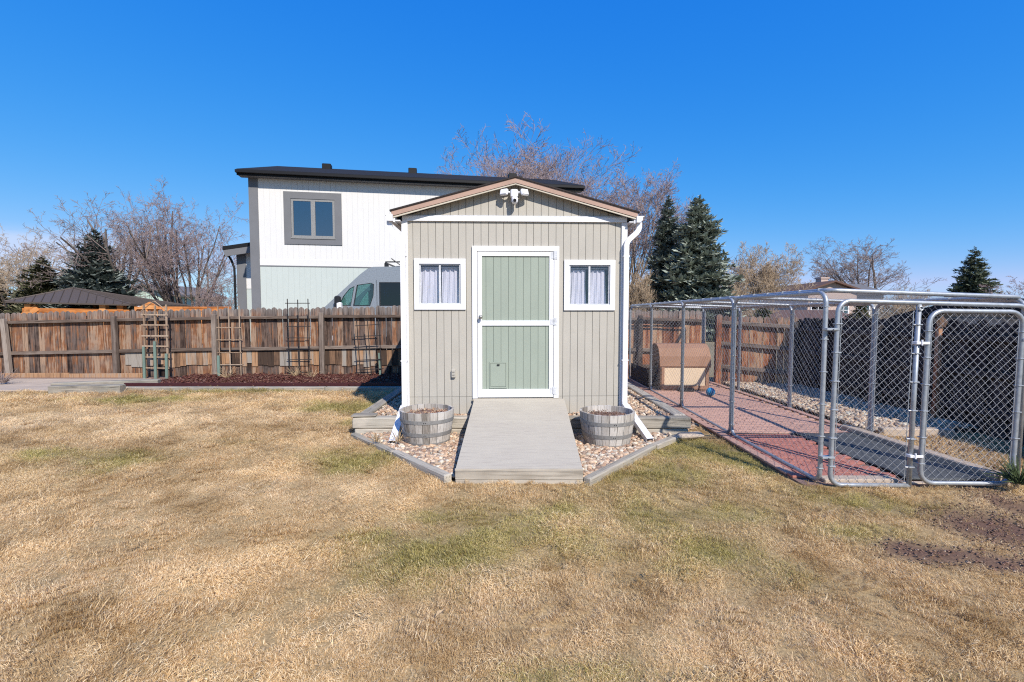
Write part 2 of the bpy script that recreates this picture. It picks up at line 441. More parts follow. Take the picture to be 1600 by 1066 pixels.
def thing(name, label, cat, loc=(0, 0, 0), rz=0.0, group=None):
    o = bpy.data.objects.new(name, None); col.objects.link(o)
    o.empty_display_size = 0.2
    o.location = loc; o.rotation_euler = (0, 0, rz)
    return tag(o, label, cat, group)
def tag(o, label=None, cat=None, group=None, kind=None):
    if label: o['label'] = label
    if cat: o['category'] = cat
    if group: o['group'] = group
    if kind: o['kind'] = kind
    return o
def structure(o): o['kind'] = 'structure'; return o

def vnoise(x, y, s, seed=0):
    """smooth value noise, numpy"""
    x = np.asarray(x, float) * s + 137.3 + seed * 17.1; y = np.asarray(y, float) * s + 71.9 + seed * 5.3
    xi = np.floor(x).astype(int); yi = np.floor(y).astype(int); fx = x - xi; fy = y - yi
    def h(a, b):
        n = (a * 374761393 + b * 668265263 + seed * 974711) & 0x7fffffff
        n = ((n ^ (n >> 13)) * 1274126177) & 0x7fffffff
        return (n ^ (n >> 16)) % 65536 / 65536.0
    fx = fx * fx * (3 - 2 * fx); fy = fy * fy * (3 - 2 * fy)
    return (h(xi, yi) * (1 - fx) + h(xi+1, yi) * fx) * (1 - fy) + (h(xi, yi+1) * (1 - fx) + h(xi+1, yi+1) * fx) * fy
def fbm(x, y, s, seed=0, o=4):
    t = 0; a = 0.5; k = 0
    for i in range(o):
        t = t + a * vnoise(x, y, s * 2 ** i, seed + i); k += a; a *= 0.55
    return t / k

# ------------------------------------------------------------------ the ground
def inpoly(x, y, poly):
    x = np.asarray(x); y = np.asarray(y); c = np.zeros(x.shape, bool); n = len(poly)
    for i in range(n):
        x0, y0 = poly[i]; x1, y1 = poly[(i + 1) % n]
        if y0 == y1: continue
        k = ((y0 > y) != (y1 > y)) & (x < (x1 - x0) * (y - y0) / (y1 - y0) + x0)
        c ^= k
    return c
PLAT = (-2.08, 2.33, 6.13, 9.6)           # raised rock platform round the shed
TRI = [(-2.14, 6.22), (-0.55, 4.40), (0.68, 4.40), (1.66, 5.52), (2.36, 6.22)]
KEN = (2.68, 4.72, 4.32, 11.5)
BEDY = 9.9
EXCL = [[(PLAT[0], PLAT[2]), (PLAT[1], PLAT[2]), (PLAT[1], 11.9), (PLAT[0], 11.9)],
        TRI, [(KEN[0], KEN[2]), (KEN[1], KEN[2]), (KEN[1], 6.15), (6.4, 6.15), (6.4, 12), (KEN[0], 12)],
        [(-20, BEDY), (-2.3, BEDY), (-2.3, 12.4), (-20, 12.4)],
        [(2.3, 6.35), (2.7, 6.75), (2.7, 12), (2.3, 12)],
        [(-20, 9.55), (-8.9, 9.6), (-8.9, 12), (-20, 12)]]
def lawn_z(x, y):
    near = np.clip((y + 3) / 4, 0, 1)
    z = (fbm(x, y, 0.55, 3, 3) - 0.5) * 0.05 + (fbm(x, y, 3.0, 8, 2) - 0.5) * 0.018
    return z * near - 0.012
BLOBS = [  # px, py, radius x, radius y (metres), strength: greener patches of the lawn
    (140, 625, 2.2, 0.35, .5), (420, 612, 2.6, 0.3, .7), (560, 640, 1.2, 0.6, .8), (250, 710, 1.3, 0.4, .55), (350, 690, 0.9, 0.35, .6),
    (600, 835, 1.0, 0.16, .42), (760, 810, 1.0, 0.18, .45), (440, 860, 0.9, 0.15, .3), (560, 720, 0.8, 0.4, .35), (500, 660, 1.2, 0.4, .6),
    (1090, 700, 0.5, 0.4, .9), (1180, 720, 0.35, 0.4, .8), (1020, 745, 0.6, 0.4, .45), (1150, 800, 0.7, 0.3, .6), (1420, 790, 0.55, 0.25, .8), (1330, 830, 0.5, 0.25, .6),
    (1230, 790, 0.4, 0.2, .4), (800, 850, 1.3, 0.4, .32), (1120, 800, 1.2, 0.7, .38), (480, 700, 1.6, 0.5, .28), (1540, 805, 0.2, 0.15, .5), (880, 800, 0.6, 0.25, .4), (1110, 860, 0.4, 0.2, .35), (700, 870, 0.5, 0.15, .5), (880, 1060, 0.4, 0.1, .3)]
BLOBS = [(gr(a, b).x, gr(a, b).y, rx, ry, s) for a, b, rx, ry, s in BLOBS]
PALE = [(100, 660, 3.2, 0.9, 1.0), (100, 900, 0.8, 0.3, .6), (700, 980, 0.7, 0.2, .5), (1200, 980, 0.7, 0.3, .5), (430, 770, 1.0, 0.35, .8), (330, 780, 0.8, 0.3, .4), (560, 690, 0.6, 0.4, .5), (1000, 960, 0.4, 0.15, .3)]
PALE = [(gr(a, b).x, gr(a, b).y, rx, ry, s) for a, b, rx, ry, s in PALE]
DIRT = [(1580, 825, 0.48, 0.42, 1.0), (1595, 790, 0.3, 0.5, .95), (1470, 865, 0.42, 0.11, 1.0), (1405, 850, 0.2, 0.1, .7), (1560, 880, 0.4, 0.12, .8)]
DIRT = [(gr(a, b).x, gr(a, b).y, rx, ry, s) for a, b, rx, ry, s in DIRT]
def blobf(x, y, L):
    t = np.zeros(np.shape(x))
    for bx, by, rx, ry, s in L:
        t = np.maximum(t, s * np.exp(-(((x - bx) / rx) ** 2 + ((y - by) / ry) ** 2)))
    return t
def green_f(x, y):
    g = blobf(x, y, BLOBS) * 1.15 + (fbm(x, y, 0.8, 21, 4) - 0.50) * 1.7 - blobf(x, y, PALE) * 0.9
    g = g * (0.25 + 1.7 * fbm(x, y, 3.6, 33, 4))
    return np.clip(g, 0, 1)
def dirt_f(x, y):
    return np.clip(blobf(x, y, DIRT) * (0.5 + fbm(x, y, 2.4, 44, 3)) * 1.35 - 0.10, 0, 1)
def pale_f(x, y):
    return np.clip(blobf(x, y, PALE) + (fbm(x, y, 1.3, 55, 3) - 0.5) * 0.9, 0, 1)

def grid_mesh(name, x0, x1, y0, y1, nx, ny, zf, mat, colf=None):
    X, Y = np.meshgrid(np.linspace(x0, x1, nx), np.linspace(y0, y1, ny))
    Z = zf(X, Y)
    V = np.stack([X, Y, Z], -1).reshape(-1, 3)
    i = np.arange(ny - 1)[:, None] * nx + np.arange(nx - 1)[None]
    F = np.stack([i, i + 1, i + nx + 1, i + nx], -1).reshape(-1, 4)
    cc = colf(X.ravel(), Y.ravel()) if colf else None
    return fast_mesh(name, V, F, mat, cc, True)
def ground_mat():
    m, nt, b = new_mat('open_ground')
    v, r = objvec(nt, rand=False)
    n = noise(nt, v, 0.15, 8, 0.65)
    nt.links.new(ramp(nt, [(0.3, (0.13, 0.11, 0.07)), (0.7, (0.30, 0.25, 0.16))], n), b.inputs['Base Color'])
    setb(b, Roughness=0.95, Specular_IOR_Level=0.1); return m
g = MB().add([(-900, -900, -0.09), (900, -900, -0.09), (900, 900, -0.09), (-900, 900, -0.09)], [(0, 1, 2, 3)]).build('ground', ground_mat())
structure(g)
def soilcol(x, y):
    g_ = green_f(x, y)[:, None]; d_ = dirt_f(x, y)[:, None]
    base = np.array([0.44, 0.31, 0.155]) * (0.75 + 0.6 * fbm(x, y, 6, 66, 3)[:, None])
    base = base * (1 - g_ * 0.55) + np.array([0.17, 0.17, 0.07]) * g_ * 0.55
    return base * (1 - d_) + np.array([0.18, 0.105, 0.075]) * d_
M['lawn'] = vcol_mat('lawn_thatch', 0.95, grain=70, gs=0.35, bs=0.6)
structure(link('lawn', grid_mesh('lawn', -16, 8.5, -6, 12.3, 240, 190, lawn_z, M['lawn'], soilcol)))
# the neighbour's plot lies a little higher than the yard
def nz_(x, y): return np.clip((y - 12.6) / 3.0, 0, 1) * 0.42 - 0.07
structure(link('neighbour_ground', grid_mesh('neighbour_ground', -60, 60, 12.6, 120, 30, 60, nz_, ground_mat())))
structure(MB().box(-18, 6, 14.6, 18.2, 0.30, 0.44).build('driveway', M['concrete']))

# dormant grass, thousands of tufts
def tuft(seed, n, rad, hgt, wid):
    rg = np.random.default_rng(seed)
    V = []; F = []; C = []
    for i in range(n):
        a = rg.uniform(0, 2*np.pi); r = rad * math.sqrt(rg.uniform()); bx, by = r*math.cos(a), r*math.sin(a)
        th = rg.uniform(0, 2*np.pi); lean = rg.uniform(0.4, 2.0); L = hgt * rg.uniform(0.6, 1.5); w = wid * rg.uniform(0.6, 1.2)
        dx, dy = math.cos(th), math.sin(th); px, py = -dy, dx
        p = np.array([bx, by, -0.004]); pts = [p]; e = lean * 0.45; curl = rg.normal(0, 0.5)
        for k in range(3):
            p = p + (L / 3) * np.array([dx * math.sin(e), dy * math.sin(e), max(-0.25, math.cos(e))])
            e += lean * 0.42; c, s_ = math.cos(curl * 0.6), math.sin(curl * 0.6); dx, dy = dx*c - dy*s_, dx*s_ + dy*c
            pts.append(p)
        o = len(V); tint = rg.uniform(0, 1); 
        for k, q in enumerate(pts):
            ww = w * (1 - (k / 3.0) ** 2 * 0.8) * 0.5
            V.append((q[0] + px*ww, q[1] + py*ww, q[2])); V.append((q[0] - px*ww, q[1] - py*ww, q[2]))
            hh = k / 3.0
            for _ in (0, 1): C.append((tint, hh, rg.uniform()))
        for k in range(3): F.append((o+2*k, o+2*k+1, o+2*k+3, o+2*k+2))
    return fast_mesh('grass_tuft', V, np.array(F), None, np.array(C))
def grass_mat():
    m, nt, b = new_mat('dormant_grass')
    a = nt.nodes.new('ShaderNodeAttribute'); a.attribute_name = 'tint'
    sp = nt.nodes.new('ShaderNodeSeparateColor'); nt.links.new(a.outputs['Color'], sp.inputs[0])
    i1 = nt.nodes.new('ShaderNodeAttribute'); i1.attribute_name = 'green'; i1.attribute_type = 'INSTANCER'
    i2 = nt.nodes.new('ShaderNodeAttribute'); i2.attribute_name = 'pale'; i2.attribute_type = 'INSTANCER'
    straw = ramp(nt, [(0.0, (0.30, 0.185, 0.08)), (0.22, (0.63, 0.43, 0.205)), (0.55, (0.88, 0.66, 0.37)), (1.0, (0.98, 0.85, 0.60))], sp.outputs[0])
    palec = ramp(nt, [(0.0, (0.82, 0.61, 0.35)), (1.0, (0.99, 0.87, 0.64))], sp.outputs[0])
    straw = mixcol(nt, i2.outputs['Fac'], straw, palec)
    grn = ramp(nt, [(0.0, (0.19, 0.19, 0.04)), (0.5, (0.44, 0.405, 0.11)), (1.0, (0.74, 0.62, 0.27))], sp.outputs[0])
    i3 = nt.nodes.new('ShaderNodeAttribute'); i3.attribute_name = 'tone'; i3.attribute_type = 'INSTANCER'
    tn = ramp(nt, [(0.0, (0.70, 0.63, 0.53)), (0.4, (0.95, 0.93, 0.90)), (1.0, (1.12, 1.11, 1.10))], i3.outputs['Fac'])
    straw = mixcol(nt, 1.0, straw, tn, 'MULTIPLY')
    thr = mth(nt, 'GREATER_THAN', mth(nt, 'MULTIPLY', i1.outputs['Fac'], 1.2), sp.outputs[2])
    c = mixcol(nt, mth(nt, 'MULTIPLY', thr, 0.8), straw, grn)
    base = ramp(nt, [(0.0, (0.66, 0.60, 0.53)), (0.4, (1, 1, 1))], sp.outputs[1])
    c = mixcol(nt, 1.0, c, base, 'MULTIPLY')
    nt.links.new(c, b.inputs['Base Color'])
    setb(b, Roughness=0.6, Specular_IOR_Level=0.2)
    out = nt.nodes['Material Output']
    tl = nt.nodes.new('ShaderNodeBsdfTranslucent'); nt.links.new(c, tl.inputs[0])
    mx = nt.nodes.new('ShaderNodeMixShader'); mx.inputs[0].default_value = 0.42
    nt.links.new(b.outputs[0], mx.inputs[1]); nt.links.new(tl.outputs[0], mx.inputs[2]); nt.links.new(mx.outputs[0], out.inputs[0])
    return m
GM = grass_mat()
tc_ = bpy.data.collections.new('tuft_kinds')
for k in range(10):
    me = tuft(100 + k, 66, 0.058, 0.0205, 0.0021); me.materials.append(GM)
    tc_.objects.link(bpy.data.objects.new('grass_tuft', me))
def scatter_pts():
    P = []
    bands = [(0.9, 3.2, 1000), (3.2, 5.2, 680), (5.2, 7.5, 460), (7.5, 9.95, 330)]
    for y0, y1, dens in bands:
        xa = -min(1.22 * y1 + 0.6, 13.5); xb = 1.22 * y1 + 0.6
        xb = min(xb, 6.6)
        n = int((xb - xa) * (y1 - y0) * dens)
        x = RNG.uniform(xa, xb, n); y = RNG.uniform(y0, y1, n)
        P.append(np.stack([x, y], -1))
    P = np.concatenate(P); x, y = P[:, 0], P[:, 1]
    keep = np.ones(len(x), bool)
    for poly in EXCL: keep &= ~inpoly(x, y, poly)
    keep &= (np.abs(x) < 1.2 * y + 0.7) & (x < 6.2)
    keep &= RNG.uniform(0, 1, len(x)) > np.clip(dirt_f(x, y) * 1.5, 0, .985)
    bare = fbm(x, y, 2.2, 77, 3)
    keep &= RNG.uniform(0, 1, len(x)) > np.clip((bare - 0.62) * 2.5, 0, 0.5)
    return x[keep], y[keep]
gx, gy = scatter_pts()
gz = lawn_z(gx, gy)
def inst_object(name, x, y, z, attrs, collection, kind='stuff'):
    me = bpy.data.meshes.new(name); n = len(x)
    me.vertices.add(n); me.vertices.foreach_set('co', np.stack([x, y, z], -1).astype(np.float32).ravel())
    for k, v in attrs.items():
        v = np.asarray(v, np.float32)
        if v.ndim == 2:
            a = me.attributes.new(k, 'FLOAT_VECTOR', 'POINT'); a.data.foreach_set('vector', v.ravel())
        else:
            a = me.attributes.new(k, 'FLOAT', 'POINT'); a.data.foreach_set('value', v)
    me.update()
    o = link(name, me); o['kind'] = kind
    ng = bpy.data.node_groups.new(name + '_scatter', 'GeometryNodeTree')
    ng.interface.new_socket('Geometry', in_out='INPUT', socket_type='NodeSocketGeometry')
    ng.interface.new_socket('Geometry', in_out='OUTPUT', socket_type='NodeSocketGeometry')
    N = ng.nodes; gi = N.new('NodeGroupInput'); go = N.new('NodeGroupOutput')
    ip = N.new('GeometryNodeInstanceOnPoints'); ci = N.new('GeometryNodeCollectionInfo')
    ci.inputs['Collection'].default_value = collection; ci.inputs['Separate Children'].default_value = True
    ci.inputs['Reset Children'].default_value = True
    def na(nm, t):
        q = N.new('GeometryNodeInputNamedAttribute'); q.data_type = t; q.inputs['Name'].default_value = nm; return q.outputs['Attribute']
    L = ng.links
    L.new(gi.outputs[0], ip.inputs['Points']); L.new(ci.outputs[0], ip.inputs['Instance'])
    ip.inputs['Pick Instance'].default_value = True
    ri = N.new('FunctionNodeRandomValue'); ri.data_type = 'INT'
    L.new(ri.outputs['Value'] if 'Value' in ri.outputs and ri.outputs['Value'].enabled else [q for q in ri.outputs if q.enabled][0], ip.inputs['Instance Index'])
    for s_ in ri.inputs:
        if s_.enabled and s_.name == 'Max': s_.default_value = 9
        if s_.enabled and s_.name == 'Min': s_.default_value = 0
    L.new(na('rot', 'FLOAT_VECTOR'), ip.inputs['Rotation']); L.new(na('scl', 'FLOAT'), ip.inputs['Scale'])
    L.new(ip.outputs[0], go.inputs[0])
    md = o.modifiers.new('scatter', 'NODES'); md.node_group = ng
    return o
tone = np.clip(0.5 + (fbm(gx, gy, 1.2, 91, 4) - .5) * 1.7 + (fbm(gx, gy, 4.5, 93, 3) - .5) * 1.5 + (fbm(gx, gy, 11, 92, 2) - .5) * 0.8, 0, 1)
n = len(gx)
rz_ = RNG.uniform(0, 6.28, n)          # matted clumps: neighbouring tufts lie over the same way
ta = (fbm(gx, gy, 3.2, 61, 3) - .5) * 2.2 + RNG.normal(0, .15, n); tb = (fbm(gx, gy, 3.2, 71, 3) - .5) * 2.2 + RNG.normal(0, .15, n)
ta = np.clip(ta, -.75, .75); tb = np.clip(tb, -.75, .75)
rot = np.stack([ta*np.cos(rz_) + tb*np.sin(rz_), -ta*np.sin(rz_) + tb*np.cos(rz_), rz_], -1)
gf = green_f(gx, gy)
hgt = (0.45 + 1.1 * fbm(gx, gy, 4.5, 88, 3)) * RNG.uniform(0.7, 1.25, n) * (1 + 0.12 * gf)
hgt *= np.where(RNG.uniform(0, 1, n) > .95, 1.35, 1.0)
hgt *= 1 + np.clip((gy - 4) / 8, 0, 0.6)
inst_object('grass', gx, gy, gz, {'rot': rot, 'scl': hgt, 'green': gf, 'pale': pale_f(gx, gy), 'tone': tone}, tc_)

# ------------------------------------------------------------------ fences
def dogear(w, h, t=0.018, lean=0.0):
    """dog-eared board standing on z=0"""
    k = 0.32 * w
    out = [(-w/2, 0), (w/2, 0), (w/2 + lean, h - k), (w/2 - k + lean, h - 0.006), (0 + lean, h), (-w/2 + k + lean, h - 0.006), (-w/2 + lean, h - k)]
    return MB().prism(out, [], -t/2, t/2)
board_cache = {}
def board(w, h, mat, bent=0):
    key = (round(w, 2), round(h, 2), mat.name, bent)
    if key not in board_cache:
        board_cache[key] = dogear(w - 0.007, h, 0.018, (bent - 1) * 0.006).mesh('picket', mat)
    return board_cache[key]
def run_pickets(root, a, b, base, top, w=0.14, mat=None, off=0.0, rng=random, lap=0.0):
    """boards from a to b (2-D points, root-local), facing the yard"""
    a = Vector(a); b = Vector(b); d = b - a; L = d.length; n = int(L / w); ang = math.atan2(d.y, d.x)
    nn = Vector((-math.sin(ang), math.cos(ang)))
    for i in range(n + 1):
        t = min(1, (i + 0.5) * w / L)
        p = a + d * t + nn * (off + rng.uniform(-0.003, 0.003) + (0.02 * (i % 2) if lap else 0))
        z0 = base(t); z1 = top(t) + rng.choice((-0.02, -0.01, 0, 0, 0.01, 0.02))
        link('picket', board(w + lap, round((z1 - z0) / 0.03) * 0.03, mat, rng.randrange(3)), root, (p.x, p.y, z0),
             (rng.uniform(-0.006, 0.006), rng.uniform(-0.006, 0.006), ang + rng.uniform(-0.02, 0.02)))
def bar(p0, p1, w, h, b=0.006):
    """a length of timber along local x from p0 to p1; returns mesh, loc, rot"""
    p0 = Vector(p0); p1 = Vector(p1); d = p1 - p0; L = d.length
    rz = math.atan2(d.y, d.x); ry = -math.asin(d.z / L)
    return MB().box(0, L, -w/2, w/2, -h/2, h/2, b), p0, (0, ry, rz)
def put_bar(name, p0, p1, w, h, mat, parent=None, b=0.006):
    mb, l, r = bar(p0, p1, w, h, b); return mb.build(name, mat, parent, l, r)

# back fence behind the flower bed: from far left, behind the shed, to the kennel's back
FY = 12.1
bf = thing('wooden_fence', 'weathered brown dog-eared board fence running behind the mulch bed and the shed', 'fence', (-14.5, FY, 0))
x_end = 4.86
Lb = x_end + 14.5
def zt(t):                                             # the top drops to the left
    x = -14.5 + t * Lb
    return float(np.interp(x, [-14.5, -9.8, -6, -3, 5], [1.58, 1.69, 1.76, 1.80, 1.68]))
def zb(t):
    x = -14.5 + t * Lb
    return float(np.interp(x, [-14.5, -9.8, -6, -3, 5], [-0.03, 0.0, 0.03, 0.05, -0.05]))
def xb_(x): return (x + 14.5) / Lb
run_pickets(bf, (0, 0), (xb_(2.3) * Lb, 0), lambda t: zb(t * xb_(2.3)), lambda t: zt(t * xb_(2.3)), 0.138, M['picket'], lap=0)
run_pickets(bf, (xb_(2.3) * Lb, 0), (Lb, 0), lambda t: zb(xb_(2.3) + t * (1 - xb_(2.3))), lambda t: zt(xb_(2.3) + t * (1 - xb_(2.3))), 0.138, M['picket_red'])
post_px = [-145, 12, 180, 335, 503, 665, 825, 1000]
pxs = [at(p, 540, FY - 0.13).x for p in post_px]
for i, x in enumerate(pxs):
    t = xb_(x); lean = (-0.05 if i == 1 else random.uniform(-0.015, 0.01))
    MB().box(-0.055, 0.055, -0.05, 0.05, -0.1, zt(t) - 0.14 - (0 if i != 4 else 0), 0.008).build('fence_post', M['post'], bf, (x + 14.5, -0.125, 0), (0, lean, 0))
ends = [-14.5] + pxs + [x_end]
for i in range(len(ends) - 1):
    a, b_ = ends[i], ends[i + 1]
    for dz in (-0.24, -1.02):
        za, zc = zt(xb_(a)) + dz + random.uniform(-0.015, 0.015), zt(xb_(b_)) + dz + random.uniform(-0.015, 0.015)
        put_bar('fence_rail', (a + 14.5 + 0.005, -0.055 - 0.01, za), (b_ + 14.5 - 0.005, -0.055 - 0.01, zc), 0.09 if dz > -.5 else 0.05, 0.075 if dz > -.5 else 0.085, M['rail'], bf)
    if a > 2:
        put_bar('fence_rail', (a + 14.5, -0.065, 0.28), (b_ + 14.5, -0.065, 0.26), 0.05, 0.085, M['rail'], bf)
# short boards nailed over the rotten feet of the fence
for (pa, pb) in ((197, 330), (345, 500), (508, 640)):
    x = at(pa, 560, FY).x
    while x < at(pb, 560, FY).x:
        w = random.uniform(0.12, 0.16); h = random.uniform(0.36, 0.45)
        MB().box(-w/2 + .003, w/2 - .003, -0.009, 0.009, 0, h).build('patch_board', M['patch'], bf, (x + 14.5 + w/2, -0.025, 0.74 - h + random.uniform(-0.02, 0.02) - 0.04), (0, random.uniform(-.01, .01), 0))
        x += w
for pa, pb, z in ((15, 120, 0.04), (120, 232, 0.03)):
    x0, x1 = at(pa, 590, FY).x + 14.5, at(pb, 590, FY).x + 14.5
    put_bar('kickboard', (x0 + .01, -0.2, z), (x1, -0.2, z + 0.01), 0.05, 0.15, M['patch'], bf)

# short back fence right of the kennel's end and the long side fence on the right
sfx0, sfy0, sfx1, sfy1 = 6.22, 10.35, 6.36, 1.2
rb = thing('short_fence', 'sunlit red-brown board fence with three rails behind the pebbles and kennel', 'fence', (4.72, 11.0, 0))
dx, dy = sfx0 - 4.72, sfy0 - 11.0
Lr = math.hypot(dx, dy)
run_pickets(rb, (0, 0.02), (dx, dy + 0.02), lambda t: -0.02 - 0.04*t, lambda t: 1.60 - 0.08 * t, 0.138, M['picket_red'])
MB().box(-0.06, 0.06, -0.05, 0.05, -0.1, 1.56, 0.008).build('fence_post', M['picket_red'], rb, (0.0, -0.09, 0))
for z in (1.41, 0.93, 0.40):
    put_bar('fence_rail', (0.06, -0.055, z), (dx - 0.03, dy - 0.055, z - 0.1), 0.05, 0.085, M['rail'], rb)
sf = thing('side_fence', 'shaded dark board fence along the right edge of the yard', 'fence', (sfx0, sfy0, 0))
d2 = (sfx1 - sfx0, sfy1 - sfy0)
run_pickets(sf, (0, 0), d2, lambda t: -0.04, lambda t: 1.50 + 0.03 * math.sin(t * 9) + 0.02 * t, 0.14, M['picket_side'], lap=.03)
ang2 = math.atan2(d2[1], d2[0]); n2 = Vector((math.sin(ang2), -math.cos(ang2)))   # towards the yard (-x)
if n2.x > 0: n2 = -n2
L2 = math.hypot(*d2); k = 0; t = 0.05
pts2 = []
while t < L2:
    pts2.append(t); t += 2.3
for i, t in enumerate(pts2):
    p = Vector(d2) * (t / L2) + n2 * 0.10
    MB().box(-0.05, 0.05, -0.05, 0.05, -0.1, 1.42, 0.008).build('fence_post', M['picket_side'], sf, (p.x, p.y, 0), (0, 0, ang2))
    if i:
        q = Vector(d2) * (pts2[i - 1] / L2)
        for z in (1.27, 0.80, 0.30):
            a_ = q + n2 * 0.035 ; b_ = Vector(d2) * (t / L2) + n2 * 0.035
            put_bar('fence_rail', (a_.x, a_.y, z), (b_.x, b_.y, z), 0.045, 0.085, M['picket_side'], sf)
fp = thing('fence_stake', 'single tall orange-brown stake in front of the shaded side fence, seen through the gate', 'stake', (at(1463, 600, 6.9).x, 6.9, 0))
MB().box(-0.03, 0.03, -0.03, 0.03, -0.05, 1.46, 0.004).build('stake_post', M['picket_red'], fp)
MB().prism([(-0.06, 1.40), (0.06, 1.40), (0.09, 1.48), (0, 1.56), (-0.09, 1.48)], [], -0.05, -0.032).build('stake_cap', M['patch'], fp)

# ------------------------------------------------------------------ the shed
YAW = R(2.0)
SH = Vector((0.045, 6.52, 0))
W = Wall(SH, YAW)
shed = thing('garden_shed', 'small greige shed with sage green door and white trim in the middle', 'shed', SH, YAW)
HW, DEP = 1.515, 4.2
ZB, ZE = 0.22, 2.90            # bottom of siding, top of side walls
PEAK = 3.36
def lx(px, py=492, off=0): return W.loc(px, py, off)[0]
def lz(py, px=800, off=0): return W.loc(px, py, off)[1]
winL = (lx(648), lx(728), lz(484), lz(405)); winR = (lx(881), lx(960), lz(485), lz(406))
dorx0, dorx1, dorz0, dorz1 = lx(738), lx(873), lz(622), lz(385)
inL = (winL[0] + .06, winL[1] - .06, winL[2] + .06, winL[3] - .06); inR = (winR[0] + .06, winR[1] - .06, winR[2] + .06, winR[3] - .06)
# backing wall with openings, boards in front of it
bk = MB().prism([(-HW + .01, ZB), (HW - .01, ZB), (HW - .01, ZE), (0, PEAK - 0.02), (-HW + .01, ZE)],
                [[(a, c), (b, c), (b, d), (a, d)] for a, b, c, d in (inL, inR, (dorx0 + .07, dorx1 - .07, dorz0 + 0.01, dorz1 - .07))], 0.02, 0.05)
bk.build('wall_core', M['siding'], shed)
sp_ = 0.1016
xs = []
x = -HW + 0.036
while x < HW: xs.append(x); x += sp_
def gz_top(x): return ZE + (PEAK - ZE) * (1 - abs(x) / HW) - 0.02
edges = [-HW] + xs + [HW]
for i in range(len(edges) - 1):
    a, b = edges[i] + 0.0028, edges[i + 1] - 0.0028
    mid = (a + b) / 2
    # spans of this board left free by the windows and the door; the seam splits it low down
    cuts = []
    for (u0, u1, w0, w1) in (winL, winR, (dorx0, dorx1, dorz0 - 0.01, dorz1)):
        if u0 + .01 < b and a < u1 - .01: cuts.append((u0, u1, w0, w1))
    spans = [(ZB, 0.455), (0.459, 2.835)]
    out = []
    for (z0, z1) in spans:
        segs = [(a, b, z0, z1)]
        for (u0, u1, w0, w1) in cuts:
            ns = []
            for (sa, sb, s0, s1) in segs:
                if sb <= u0 + .01 or sa >= u1 - .01 or s1 <= w0 or s0 >= w1: ns.append((sa, sb, s0, s1)); continue
                if w0 + .01 > s0 + .01: ns.append((sa, sb, s0, w0 + .01))
                if w1 - .01 < s1: ns.append((sa, sb, w1 - .01, s1))
                # slivers beside an opening
                m0, m1 = max(s0, w0 + .01), min(s1, w1 - .01)
                if sa < u0 + .01: ns.append((sa, u0 + .01, m0, m1))
                if sb > u1 - .01: ns.append((u1 - .01, sb, m0, m1))
            segs = ns
        out += segs
    for (sa, sb, z0, z1) in out:
        if z1 - z0 > 0.004 and sb - sa > 0.004:
            MB().box(sa, sb, 0.0, 0.019, z0, z1).build('siding_board', M['siding'], shed)
    ta, tb = gz_top(a), gz_top(b)
    out_ = [(a, 2.90), (b, 2.90), (b, max(2.905, tb)), (a, max(2.905, ta))]
    if a < 0 < b: out_ = [(a, 2.90), (b, 2.90), (b, tb), (0, gz_top(0)), (a, ta)]
    MB().prism(out_, [], -0.004, 0.019).build('siding_board', M['siding'], shed)
# side and back walls
for s in (-1, 1):
    mb = MB(); y = 0.06
    while y < DEP:
        mb.box(s*HW - 0.01, s*HW + 0.01, y, min(y + 0.098, DEP), ZB, ZE - 0.02); y += sp_
    mb.box(s*(HW - 0.03), s*(HW - 0.012), 0.05, DEP, ZB, ZE - 0.02)
    mb.build('side_wall', M['siding'], shed)
MB().prism([(-HW + .02, ZB), (HW - .02, ZB), (HW - .02, ZE), (0, PEAK - 0.02), (-HW + .02, ZE)], [], DEP, DEP + 0.03).build('back_wall', M['siding'], shed)
MB().box(-HW + .03, HW - .03, 0.05, DEP - 0.01, ZB + .16, ZB + .2).build('floor_deck', M['inside'], shed)
MB().box(-HW + .03, HW - .03, 1.6, 1.63, ZB + .2, ZE - .05).build('inner_partition', M['inside'], shed)
for s in (-1, 1):
    MB().box(-.04, .04, -0.022, 0.022, ZB - 0.0, 2.83, 0.003).build('corner_trim', M['white'], shed, (s*(HW - 0.03), -0.003, 0))
MB().box(-HW - 0.0, HW + 0.0, -0.03, 0.018, 2.832, 2.898, 0.003).build('frieze_trim', M['white'], shed)
MB().box(-HW - .005, HW + .005, -0.02, 0.0, 2.900, 2.912).build('flashing_strip', M['sash'], shed)
